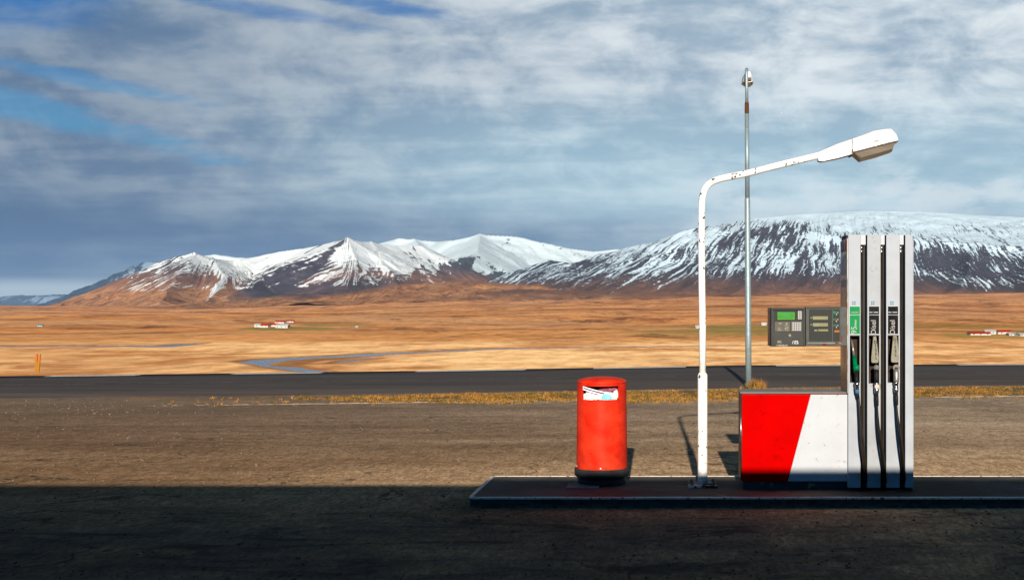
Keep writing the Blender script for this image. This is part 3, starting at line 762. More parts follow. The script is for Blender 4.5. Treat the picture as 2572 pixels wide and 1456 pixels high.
for a in (
    ('farmhouse', 651, 821, 20, 8, M_roofw, 8, 'small white farmhouse at the left end of the left farm', GA),
    ('barn', 667, 822, 20, 9, M_roofr, -6, 'white barn with red roof second from left in the left farm', GA),
    ('barn', 688, 820, 24, 8, M_roofr, 5, 'longer red roofed barn in the middle of the left farm', GA),
    ('barn', 710, 823, 30, 9, M_roofw, 0, 'wide all white barn nearest the road in the left farm', GA),
    ('farmhouse', 705, 812, 24, 7, M_roofr, -8, 'red roofed farmhouse behind the wide white barn', GA),
    ('farmhouse', 729, 809.5, 17, 6, M_roofr, 10, 'small red roofed farmhouse furthest back in the left farm', GA),
    ('barn', 2458, 841, 52, 7, M_roofr, 3, 'long low white barn with red roof at the left of the right farm', GB),
    ('farmhouse', 2486, 838.5, 26, 10, M_roofw, -10, 'tall white farmhouse beside the long red roofed barn', GB),
    ('barn', 2518, 838, 36, 9, M_roofr, 6, 'red roofed barn in the middle of the right farm', GB),
    ('shed', 2540, 842, 20, 6, M_roofw, 0, 'low white shed just right of the middle red barn', GB),
    ('shed', 2562, 843.5, 16, 7, M_roofw, 12, 'small white shed near the right picture edge', GB),
    ('barn', 2590, 844, 24, 8, M_roofw, 3, 'white barn cut by the right picture edge', GB)):
    farm(*a)
farm('cottage', 1752, 824, 10, 7, M_roofw, 0, 'tiny lone white cottage just left of the white lamp pole', depth=5, cat='cottage')
farm('cottage', 1918, 816.5, 12, 7, M_roofw, 0, 'tiny white cottage just left of the payment terminal', depth=5, cat='cottage')
farm('cottage', 897, 822, 6, 3.5, M_roofw, 0, 'tiny white hut alone right of the left farm', depth=4, cat='hut')
farm('cottage', 102, 819, 12, 4, M_roofb, 0, 'tiny blue roofed hut alone at the far left', depth=4, cat='hut')

# ------------------------------------------------------------------ station building whose canopy shades the foreground
EDGE_Y = 2.0; EDGE_Z = .30 + (11-EDGE_Y)*math.tan(R(SUN_EL))
st = empty('station_building', (0, 0, 0), 'grey filling station building with a deep flat canopy shading the foreground', 'building')
M_stw = worn((.04, .045, .05), .15, .5, rough=.85); M_can = worn((.03, .035, .04), .1, .8, rough=.7)
bm = bmesh.new(); add_box(bm, -34, 18, -6, -1.6, -.2, EDGE_Z-.26, 0); obj('wall', bm, M_stw, st)
bm = bmesh.new(); add_box(bm, -36, 20, -8, EDGE_Y, EDGE_Z-.24, EDGE_Z, .004)
add_box(bm, -30, 16, -7.5, -2.5, EDGE_Z+.002, EDGE_Z+.8, .02); obj('canopy', bm, M_can, st)
for x in (-16, -12, -8, -4, 4, 8):
    bm = bmesh.new(); add_box(bm, x-.9, x+.9, -1.62, -1.54, .9, 2.3); obj('window', bm, M_win, st)
bm = bmesh.new(); add_box(bm, -.6, .6, -1.63, -1.55, .02, 2.2, .01); obj('door', bm, M_win, st)

# ------------------------------------------------------------------ pump island
IZ = .12; IY0, IY1, IX0, IX1 = 10.53, 11.90, -1.83, 7.5
def island_m(t, b):
    p = t.pos(); n = t.noise(p, 1.8, 7, .65, .6); f = t.noise(p, 45, 5, .75)
    c = t.mix(t.ramp(n, .3, .7), (.06, .052, .047), (.16, .130, .108))
    c = t.mix(t.ramp(f, .35, .65), t.mix(1, c, (.7, .7, .7), 'MULTIPLY'), c)
    x, y, z = t.sep(p)
    oil = t.m('MULTIPLY', t.ramp(x, 1.1, 1.7), t.ramp(x, 3.2, 2.3))
    c = t.mix(t.m('MULTIPLY', oil, .9), c, (.012, .012, .013))
    c = t.mix(t.m('MULTIPLY', t.ramp(t.noise(t.map(p, (.6, 1.6, 1)), 2.6, 7, .7, 1.2), .58, .68), .35), c, (.42, .40, .38))
    t.put(b.inputs['Base Color'], c); t.put(b.inputs['Normal'], t.bump(f, .5, .008))
M_isl = mat('island_asphalt', rough=.85, build=island_m, spec=.3)
def moss_m(t, b):
    p = t.pos(); x, y, z = t.sep(p); n = t.noise(t.map(p, (1, 1, 2)), 9, 7, .7, .6)
    c = t.mix(t.ramp(n, .35, .65), (.018, .019, .018), (.05, .05, .046))
    low = t.m('MULTIPLY', t.ramp(z, .07, .02), t.ramp(t.noise(p, 12, 5, .7), .42, .55))
    c = t.mix(low, c, (.11, .115, .09)); t.put(b.inputs['Base Color'], c); t.put(b.inputs['Normal'], t.bump(n, .7, .01))
M_moss = mat('kerb_concrete', rough=.9, build=moss_m, spec=.3)
def outline(x0, x1, y0, y1, r, n=6):
    P = []
    for cx, cy, a0 in ((x0+r, y0+r, 180), (x1-r, y0+r, 270), (x1-r, y1-r, 0), (x0+r, y1-r, 90)):
        for i in range(n+1):
            a = R(a0+90*i/n); P.append((cx+r*math.cos(a), cy+r*math.sin(a)))
    return P
bm = bmesh.new()
P = outline(IX0+.03, IX1-.03, IY0+.03, IY1-.03, .04)
vt = [bm.verts.new((x, y, IZ)) for x, y in P]; bm.faces.new(vt)
vb = [bm.verts.new((x, y, -.06)) for x, y in P]
for i in range(len(P)): bm.faces.new((vb[i], vb[(i+1)%len(P)], vt[(i+1)%len(P)], vt[i]))
isl = obj('pump_island', bm, M_isl); struct(isl, 'raised asphalt island with metal edged kerb carrying the pump')
def ring(name, a, b, z0, z1, m):
    bm = bmesh.new(); n = len(a)
    q = [[bm.verts.new((x, y, z)) for x, y in pp] for pp, z in ((a, z0), (a, z1), (b, z1), (b, z0))]
    for k in range(4):
        u_, v_ = q[k], q[(k+1)%4]
        for i in range(n): bm.faces.new((u_[i], u_[(i+1)%n], v_[(i+1)%n], v_[i]))
    return obj(name, bm, m, isl)
ring('kerb_face', outline(IX0+.008, IX1-.008, IY0+.008, IY1-.008, .06), outline(IX0+.032, IX1-.032, IY0+.032, IY1-.032, .04), -.05, IZ-.014, M_moss)
M_rim = worn((.66, .64, .60), .25, 5, chips=(26, .60), chipcol=(.14, .10, .08), rough=.4, spec=.6)
ring('kerb_trim', outline(IX0, IX1, IY0, IY1, .07), outline(IX0+.034, IX1-.034, IY0+.034, IY1-.034, .04), IZ-.012, IZ+.004, M_rim)
# access plate near the bin
M_plate = worn((.22, .25, .26), .25, 7, chips=(30, .62), rough=.7)
bm = bmesh.new(); add_box(bm, -1.02, -.72, 11.05, 11.33, IZ+.001, IZ+.012, .003); o = obj('access_cover', bm, M_plate)
tag(o, 'flat square grey access cover set in the island at the foot of the red bin', 'access cover')

# ------------------------------------------------------------------ litter bin
def bin_build():
    BX, BY = -.712, 11.40
    e = empty('litter_bin', (BX, BY, IZ), 'red round plastic litter bin with black base on the pump island', 'litter bin')
    def redf(t, b):
        p = t.obj(); n = t.noise(p, 5, 5, .6); s = t.noise(t.map(p, (60, 60, 8), (0, R(28), R(10))), 1.0, 5, .65)
        s2 = t.noise(t.map(p, (9, 9, 26), (0, R(-38), 0)), 1.6, 4, .6, .6)
        c = t.mix(t.ramp(n, .3, .7), (.45, .012, .004), (.62, .034, .011))
        c = t.mix(t.m('MULTIPLY', t.ramp(s, .60, .70), .55), c, (.26, .02, .012))
        c = t.mix(t.m('MULTIPLY', t.ramp(s2, .56, .68), .5), c, (.28, .014, .008))
        s3 = t.noise(t.map(p, (26, 26, 30), (0, R(35), R(20))), 1.3, 3, .5); c = t.mix(t.m('MULTIPLY', t.ramp(s3, .68, .70), .7), c, (.12, .02, .015))
        lowd = t.m('MULTIPLY', t.ramp(t.sep(p)[2], .36, .15), t.ramp(t.noise(p, 12, 6, .7), .40, .60)); c = t.mix(t.m('MULTIPLY', lowd, .35), c, (.16, .06, .035))
        t.put(b.inputs['Base Color'], c); t.put(b.inputs['Roughness'], t.ramp(n, .2, .8, .32, .5))
    M_red = mat('bin_red', rough=.45, build=redf, spec=.06); M_blk = worn((.030, .032, .034), .3, 9, rough=.6, bump=.3)
    M_in = mat('bin_inside', (.02, .006, .006), .9)
    N = 96; zo0, zo1 = .80, .933
    prof = [(.240, .135), (.2405, .15), (.239, .30), (.237, .50), (.235, .70), (.2335, .79), (.2335, zo0), (.2328, zo1), (.2325, .95)]
    bm = bmesh.new(); rings = []
    for r, z in prof: rings.append([bm.verts.new((r*math.cos(2*math.pi*i/N), r*math.sin(2*math.pi*i/N), z)) for i in range(N)])
    def is_open(i):
        a = math.degrees(2*math.pi*(i+.5)/N); return abs(((a-270+180) % 360)-180) < 46.5
    inner = {}
    for k, (a, b) in enumerate(zip(rings[:-1], rings[1:])):
        for i in range(N):
            if k == 6 and is_open(i): continue
            bm.faces.new((a[i], a[(i+1)%N], b[(i+1)%N], b[i]))
    # rolled lip of the opening
    lip = []
    idx = [i for i in range(N) if is_open(i)]; idx = sorted(idx)
    A = [2*math.pi*i/N for i in idx+[idx[-1]+1]]
    obj('body', bm, M_red, e, True)
    path = [(.2345*math.cos(a), .2345*math.sin(a), zo0) for a in A] + [(.2335*math.cos(a), .2335*math.sin(a), zo1) for a in A[::-1]]
    path.append(path[0]); bm = bmesh.new(); add_tube(bm, path, .0045, 8, False); obj('opening_rim', bm, M_red, e, True)
    bm = bmesh.new(); add_lathe(bm, [(.215, .14), (.215, .94)], 64, cap=True); 
    for f in [f for f in bm.faces if abs(f.normal.z) < .5 and False]: bm.faces.remove(f)
    # inner liner only behind the opening: open cylinder
    bm.free(); bm = bmesh.new()
    ra = []
    for z in (.60, .945):
        ra.append([bm.verts.new((.221*math.cos(2*math.pi*i/64), .221*math.sin(2*math.pi*i/64), z)) for i in range(64)])
    for i in range(64):
        a = math.degrees(2*math.pi*(i+.5)/64)
        if abs(((a-270+180) % 360)-180) < 52: continue
        bm.faces.new((ra[0][i], ra[0][(i+1)%64], ra[1][(i+1)%64], ra[1][i]))
    bm.faces.new(ra[0]); obj('liner', bm, M_in, e)
    bm = bmesh.new(); add_lathe(bm, [(.2325, .95), (.2335, .958), (.232, .968), (.222, .980), (.19, .992), (.13, 1.004), (.06, 1.010), (.004, 1.012)], N); obj('lid', bm, M_red, e, True)
    bm = bmesh.new(); add_lathe(bm, [(.225, .075), (.250, .078), (.2575, .088), (.2585, .135), (.256, .150), (.248, .155), (.243, .152), (.236, .149)], N); obj('collar', bm, M_blk, e, True)
    bm = bmesh.new(); add_lathe(bm, [(.20, 0), (.219, .003), (.224, .012), (.224, .050), (.218, .058), (.205, .062), (.203, .076)], N); obj('base', bm, M_blk, e, True)
    M_riv = mat('rivet_steel', (.6, .58, .55), .35, .9)
    for a in (264+7, 196):
        bm = bmesh.new(); c = Vector((.2405*math.cos(R(a)), .2405*math.sin(R(a)), .172)); nrm = Vector((math.cos(R(a)), math.sin(R(a)), 0))
        add_tube(bm, [c-nrm*.003, c+nrm*.006], .007, 10); obj('rivet', bm, M_riv, e)
    # litter showing in the opening
    def crumple(name, cx, cy, cz, sx, sy, sz, m, label, seed, cat='litter'):
        bm = bmesh.new(); bmesh.ops.create_icosphere(bm, subdivisions=4, radius=1)
        for v in bm.verts:
            n = v.co.copy(); k = float(fbm(np.array(n.x*2.1+seed+n.z*1.3), np.array(n.y*2.1+seed*2-n.z), 5))
            r = .72+.65*abs(k-.5)*2; v.co = Vector((n.x*sx*r, n.y*sy*r, n.z*sz*r))
        o = obj(name, bm, m, None, False); o.location = (BX+cx, BY+cy, IZ+cz); return tag(o, label, cat, 'litter stuffed in the red bin')
    M_bw = worn((.80, .78, .74), .18, 25, dirt=(30, .55, (.25, .16, .10), .6), rough=.35); M_bb = worn((.22, .62, .74), .3, 18, rough=.3)
    M_pu = worn((.055, .035, .16), .3, 20, rough=.4); M_pk = worn((.28, .10, .16), .4, 16, rough=.5)
    crumple('plastic_bag', -.095, -.135, .82, .085, .05, .055, M_bw, 'crumpled white plastic bag at the left of the bin opening', 2.2, 'plastic bag')
    crumple('plastic_bag', .055, -.155, .815, .058, .042, .045, M_bb, 'crumpled light blue bag at the right of the bin opening', 7.9, 'plastic bag')
    crumple('plastic_bag', .02, -.10, .83, .16, .05, .05, M_bw, 'creased white bag behind the blue one in the bin', 12.4, 'plastic bag')
    crumple('wrapper', .075, -.10, .895, .10, .05, .025, M_pk, 'dull maroon wrapper at the top of the bin opening', 5.1, 'wrapper')
    crumple('paper_cup', .135, -.13, .84, .03, .03, .05, M_bw, 'squashed pale cup at the right end of the bin opening', 9.1, 'cup')
    def carton(name, m, off, w, label):
        bm = bmesh.new()
        k = 12; prev = None
        for i in range(k+1):
            s = i/k; x = -.165+.19*s; y = -.170-.035*math.sin(s*math.pi)*1+.012*s; z = .912-.052*s+off
            r = [bm.verts.new((x, y, z-w/2)), bm.verts.new((x, y, z+w/2)), bm.verts.new((x, y+.004, z+w/2)), bm.verts.new((x, y+.004, z-w/2))]
            if prev:
                for q in range(4): bm.faces.new((prev[q], r[q], r[(q+1)%4], prev[(q+1)%4]))
            else: bm.faces.new(r)
            prev = r
        bm.faces.new(prev[::-1]); return bm
    o = obj('paper_sleeve', carton('', None, 0, .034, ''), worn((.82, .80, .80), .1, 10, rough=.4)); o.location = (BX, BY, IZ)
    tag(o, 'white paper sleeve with purple stripe slanting across the bin opening', 'paper sleeve', 'litter stuffed in the red bin')
    s = obj('stripe', carton('', None, .001, .012, ''), M_pu, o); s.location = (.004, -.0022, -.001)
bin_build()

# ------------------------------------------------------------------ white lamp
def white_lamp():
    LX, LY = .238, 11.25; sc = F/LY
    e = empty('street_lamp', (LX, LY, IZ), 'short white lamp with bent arm and chipped paint standing between bin and pump', 'street lamp')
    def wf(t, b):
        p = t.obj(); x, y, z = t.sep(p)
        n = t.noise(p, 3, 5, .6); c = t.mix(t.ramp(n, .3, .7), (.74, .73, .70), (.84, .83, .81))
        ch = t.noise(t.map(p, (1, 1, .75)), 21, 2, .5, .3)
        c = t.mix(t.ramp(ch, .665, .68), c, (.05, .035, .03))
        ch2 = t.noise(p, 55, 2, .5, .2); c = t.mix(t.ramp(ch2, .70, .715), c, (.08, .05, .04))
        big = t.noise(t.map(p, (1, 1, 1.3)), 9, 4, .6, .5)
        reg = t.ramp(z, 2.35, 2.6); c = t.mix(t.m('MULTIPLY', t.ramp(big, .62, .635), reg), c, (.035, .03, .03))
        low = t.m('MULTIPLY', t.ramp(z, .5, .05), t.ramp(t.noise(p, 14, 6, .7), .42, .62)); c = t.mix(t.m('MULTIPLY', low, .4), c, (.36, .27, .2))
        t.put(b.inputs['Base Color'], c); t.put(b.inputs['Normal'], t.bump(ch, .12, .004))
    M_w = mat('lamp_white_paint', rough=.42, build=wf)
    def px(x, y): return ((x-1764)/sc, (1219.5-y)/sc)
    # base plate
    M_pl = worn((.70, .66, .62), .3, 9, chips=(16, .50), chipcol=(.05, .035, .03), rough=.7)
    bm = bmesh.new(); add_box(bm, -.137, .137, -.16, .14, .001, .022, .005); bp = obj('base_plate', bm, M_pl, e)
    M_bolt = mat('bolt_steel', (.18, .14, .12), .5, .7)
    for sx in (-.1, .1):
        for sy in (-.115, .10):
            bm = bmesh.new(); add_lathe(bm, [(.014, .022), (.014, .034), (.008, .034), (.008, .05)], 6, sx, sy); obj('bolt', bm, M_bolt, bp)
    bm = bmesh.new(); add_lathe(bm, [(.0465, .02), (.0455, .06), (.0455, 1.015), (.044, 1.035), (.036, 1.05), (.033, 1.052)], 32); sl = obj('lower_sleeve', bm, M_w, e, True)
    for z in (.28, .50):
        bm = bmesh.new(); add_lathe(bm, [(.0456, z-.008), (.0475, z-.004), (.0475, z+.002), (.0456, z+.004)], 32, cap=False); obj('weld_band', bm, M_w, sl, True)
        bm = bmesh.new(); add_tube(bm, [(-.004, -.040, z+.012), (-.004, -.052, z+.012)], .008, 8); obj('screw', bm, worn((.30, .13, .04), .3, 30, rough=.8), sl)
    P = [px(1763, 1000)]+[px(1762, 700), px(1761.5, 560), px(1762, 520), px(1764.5, 494), px(1772, 473), px(1786, 459), px(1808, 450.5), px(1840, 443.5), px(1875, 436.5), px(1952, 417), px(2062, 390)]
    pts = [(0, 0, 1.04), (0, 0, 1.5)] + [(x, 0, z) for x, z in P[1:]]
    pts2 = [Vector(pts[0]), Vector(pts[1]), Vector(pts[2])] + catmull(pts[3:], 7)
    bm = bmesh.new(); add_tube(bm, pts2, .0315, 24); obj('pole', bm, M_w, e, True)
    # luminaire in a rotated frame
    h = bpy.data.objects.new('lamp_head', None); COL.objects.link(h); h.parent = e
    M_hw = worn((.80, .80, .79), .08, 4, rough=.35); M_hg = worn((.42, .40, .37), .3, 9, rough=.5)
    prof_top = [(2054, 383), (2062, 378), (2133, 353), (2137.5, 351)]
    def station_mesh(st, name, m, par, bev=.006):
        """stations: (px x, y_top, y_bot, halfwidth, shoulder) -> lofted rounded section"""
        bm = bmesh.new(); prev = None; k = 20
        for (x, yt, yb, hw, sh) in st:
            X, Zt = px(x, yt); _, Zb = px(x, yb); r = []
            sec = [(-hw, Zb), (-hw, Zb+(Zt-Zb)*.45), (-hw*.93, Zb+(Zt-Zb)*.72), (-hw*.72, Zb+(Zt-Zb)*.92), (-hw*.35, Zt), (hw*.35, Zt), (hw*.72, Zb+(Zt-Zb)*.92), (hw*.93, Zb+(Zt-Zb)*.72), (hw, Zb+(Zt-Zb)*.45), (hw, Zb)]
            slope = sh
            r = [bm.verts.new((X+slope*(z_-Zb), y_, z_)) for y_, z_ in sec]
            if prev:
                for q in range(len(r)): bm.faces.new((prev[q], r[q], r[(q+1)%len(r)], prev[(q+1)%len(r)]))
            else: bm.faces.new(r)
            prev = r
        bm.faces.new(prev[::-1]); return obj(name, bm, m, par, False)
    station_mesh([(2053, 386, 405, .036, 0), (2054, 384, 406.5, .052, 0), (2063, 380, 408, .058, 0), (2100, 364, 400.5, .078, 0), (2136, 351.5, 391, .100, 0)], 'neck', M_hw, h)
    station_mesh([(2137.5, 351, 385.5, .104, 0), (2160, 343.5, 380.5, .125, 0), (2190, 332, 373, .14, 0), (2220, 327, 365, .14, 0), (2234, 326.5, 361.5, .13, 0), (2246, 340, 358.5, .115, 0), (2250, 350, 357.5, .10, 0)], 'housing', M_hw, h)
    # thin gasket and glass bowl
    bm = bmesh.new()
    a = px(2138, 386.5); b = px(2249, 358.5); add_prism(bm, [a, b, (b[0], b[1]-.010), (a[0], a[1]-.010)], -.132, .132); obj('gasket', bm, worn((.10, .08, .07), .3, 10, rough=.6), h)
    def lens_m(t, b):
        b.inputs['Base Color'].default_value = (.24, .20, .16, 1); b.inputs['Roughness'].default_value = .25
        b.inputs['Transmission Weight'].default_value = .25
    bm = bmesh.new(); prev = None
    for (x, yt, yb, hw) in ((2140, 388, 390, .118), (2158, 383.5, 407, .095), (2200, 373.5, 396, .105), (2237, 364, 383.5, .095), (2242, 362.5, 366, .118)):
        X, Zt = px(x, yt); X2, Zb = px(x, yb)
        sec = [(-.122, Zt), (-hw, Zb+(Zt-Zb)*.30), (-hw*.6, Zb), (hw*.6, Zb), (hw, Zb+(Zt-Zb)*.30), (.122, Zt)]
        r = [bm.verts.new((X, y_, z_)) for y_, z_ in sec]
        if prev:
            for q in range(len(r)): bm.faces.new((prev[q], r[q], r[(q+1)%len(r)], prev[(q+1)%len(r)]))
        else: bm.faces.new(r)
        prev = r
    bm.faces.new(prev[::-1]); obj('lens', bm, mat('lamp_lens', build=lens_m), h)
    X, Z = px(2195, 361); bm = bmesh.new(); add_prism(bm, [(X-.028, Z-.012), (X+.026, Z+.002), (X+.022, Z+.016), (X-.018, Z+.008)], -.150, -.128); obj('latch', bm, M_hg, h)
    for q in (2192, 2213):
        X, Z = px(q, 372 if q < 2200 else 366); bm = bmesh.new(); add_tube(bm, [(X-.012, -.136, Z), (X, -.140, Z-.014), (X+.014, -.136, Z+.003)], .0025, 6); obj('clip', bm, M_hg, h)
    X, Z = px(2137, 388); bm = bmesh.new(); add_box(bm, X-.012, X+.006, -.11, .11, Z-.02, Z+.03, .003); obj('hinge', bm, worn((.12, .10, .09), .2, 10), h)
white_lamp()

# ------------------------------------------------------------------ galvanised post by the road
def road_lamp():
    Y = 33.0; sc = F/Y; X = (1879.5-CX)/sc; z0 = -.40
    e = empty('lamp_post', (X, Y, z0), 'tall thin galvanised lamp post with rusty joint standing by the road', 'lamp post')
    e.rotation_euler.y = -R(.36)
    def gal(t, b):
        p = t.obj(); v = t.vor(p, 40); n = t.noise(p, 2.2, 5, .6)
        c = t.mix(t.ramp(v, .1, .6), (.12, .17, .19), (.24, .31, .34)); c = t.mix(t.m('MULTIPLY', t.ramp(n, .5, .7), .4), c, (.10, .13, .14))
        c = t.mix(t.m('MULTIPLY', t.ramp(t.noise(p, 6, 3), .70, .72), .8), c, (.36, .13, .07))
        t.put(b.inputs['Base Color'], c)
    M_g = mat('galvanised', rough=.5, metal=.35, build=gal); M_rust = worn((.085, .036, .016), .4, 18, rough=.85)
    def zz(y): return WZ(y, Y)-z0
    bm = bmesh.new(); add_lathe(bm, [(.084, 0), (.082, 1.5), (.075, zz(500)), (.064, zz(497))], 24); obj('lower_pole', bm, M_g, e, True)
    bm = bmesh.new(); add_lathe(bm, [(.064, zz(498)), (.058, zz(285))], 24); obj('upper_pole', bm, M_g, e, True)
    bm = bmesh.new(); add_lathe(bm, [(.056, zz(288)), (.060, zz(284)), (.060, zz(261)), (.05, zz(257))], 24); obj('rusty_sleeve', bm, M_rust, e, True)
    bm = bmesh.new()
    add_tube(bm, [(0, 0, zz(258)), (0, 0, zz(215)), (0, 0, zz(185)), (.0, .02, zz(177)), (.01, .10, zz(173)), (.03, .45, zz(178))], [.045, .043, .043, .043, .043, .04], 16); obj('arm', bm, M_g, e, True)
    M_hw = worn((.80, .79, .76), .1, 6, rough=.45)
    bm = bmesh.new(); prev = None
    for y_, w, zt, zb in ((.25, .07, 176, 190), (.40, .13, 174, 199), (.8, .165, 176, 199), (.95, .12, 186, 199)):
        r = [bm.verts.new((.062+a*w, y_, q)) for a, q in ((-1, zz(zb)), (-.86, zz(zb)+(zz(zt)-zz(zb))*.7), (-.5, zz(zt)), (.5, zz(zt)), (.86, zz(zb)+(zz(zt)-zz(zb))*.7), (1, zz(zb)))]
        if prev:
            for q in range(6): bm.faces.new((prev[q], r[q], r[(q+1)%6], prev[(q+1)%6]))
        else: bm.faces.new(r)
        prev = r
    bm.faces.new(prev[::-1]); obj('housing', bm, M_hw, e)
    bm = bmesh.new(); add_box(bm, .062-.05, .062+.08, .26, .42, zz(197), zz(190)); obj('cable_entry', bm, mat('dark_metal', (.02, .018, .015), .6), e)
    bm = bmesh.new(); prev = None
    for y_, k in ((.34, .3), (.5, 1), (.75, 1), (.9, .3)):
        r = [bm.verts.new((.062+a*.15, y_, zz(199)-q*k)) for a, q in ((-1, 0), (-.75, .05), (-.35, .09), (.35, .09), (.75, .05), (1, 0))]
        if prev:
            for q in range(6): bm.faces.new((prev[q], r[q], r[(q+1)%6], prev[(q+1)%6]))
        else: bm.faces.new(r)
        prev = r
    bm.faces.new(prev[::-1]); obj('lens', bm, worn((.42, .34, .28), .2, 8, rough=.3), e)
road_lamp()

# ------------------------------------------------------------------ marker posts, bird
M_or = worn((.30, .125, .020), .15, 6, rough=.6); M_orr = worn((.60, .10, .02), .1, 8, rough=.4)
for px, lean, lab in ((91, 0, 'upright orange roadside marker post at the far left'), (95, 5.5, 'orange roadside marker post leaning right at the far left')):
    Y = 41.2; X = WX(px, Y)
    e = empty('marker_post', (X, Y, -.42), lab, 'marker post', 'marker posts beside the road'); e.rotation_euler.y = R(lean)
    bm = bmesh.new(); add_box(bm, -.042, .042, -.02, .02, 0, .60, .008); add_prism(bm, [(-.042, .598), (.042, .598), (.042, .65), (-.030, .61)], -.02, .02); obj('post', bm, M_or, e)
    bm = bmesh.new(); add_box(bm, -.03, .03, -.024, -.019, .48, .56); obj('reflector', bm, M_orr, e)
def bird():
    Y = 150; X = WX(1960, Y); Z = WZ(283, Y)
    e = empty('gull', (X, Y, Z), 'small white gull flying in the sky right of the galvanised post', 'bird')
    Mb = worn((.62, .58, .54), .2, 9, rough=.8); Mw = worn((.40, .38, .37), .3, 9, rough=.8)
    bm = bmesh.new(); add_tube(bm, catmull([(-.2, 0, -.02), (-.12, 0, 0), (0, 0, .005), (.12, 0, -.01), (.22, 0, -.03)], 4), [.006, .02, .03, .035, .04, .045, .048, .05, .05, .045, .04, .034, .03, .026, .022, .016, .008], 10)
    e.rotation_euler = (R(15), R(20), R(-30)); body = obj('body', bm, Mb, e, True)
    for s in (-1, 1):
        bm = bmesh.new(); pts = [(0, 0, .02), (-.02, s*.13, .12), (.05, s*.30, .16 if s > 0 else .10), (.10, s*.44, .12)]; w = [.07, .065, .05, .01]
        prev = None
        for p, ww in zip(pts, w):
            r = [bm.verts.new((p[0]-ww, p[1], p[2])), bm.verts.new((p[0]+ww, p[1], p[2])), bm.verts.new((p[0], p[1], p[2]+.012))]
            if prev:
                for q in range(3): bm.faces.new((prev[q], r[q], r[(q+1)%3], prev[(q+1)%3]))
            else: bm.faces.new(r)
            prev = r
        bm.faces.new(prev[::-1]); obj('wing', bm, Mw, e)
bird()

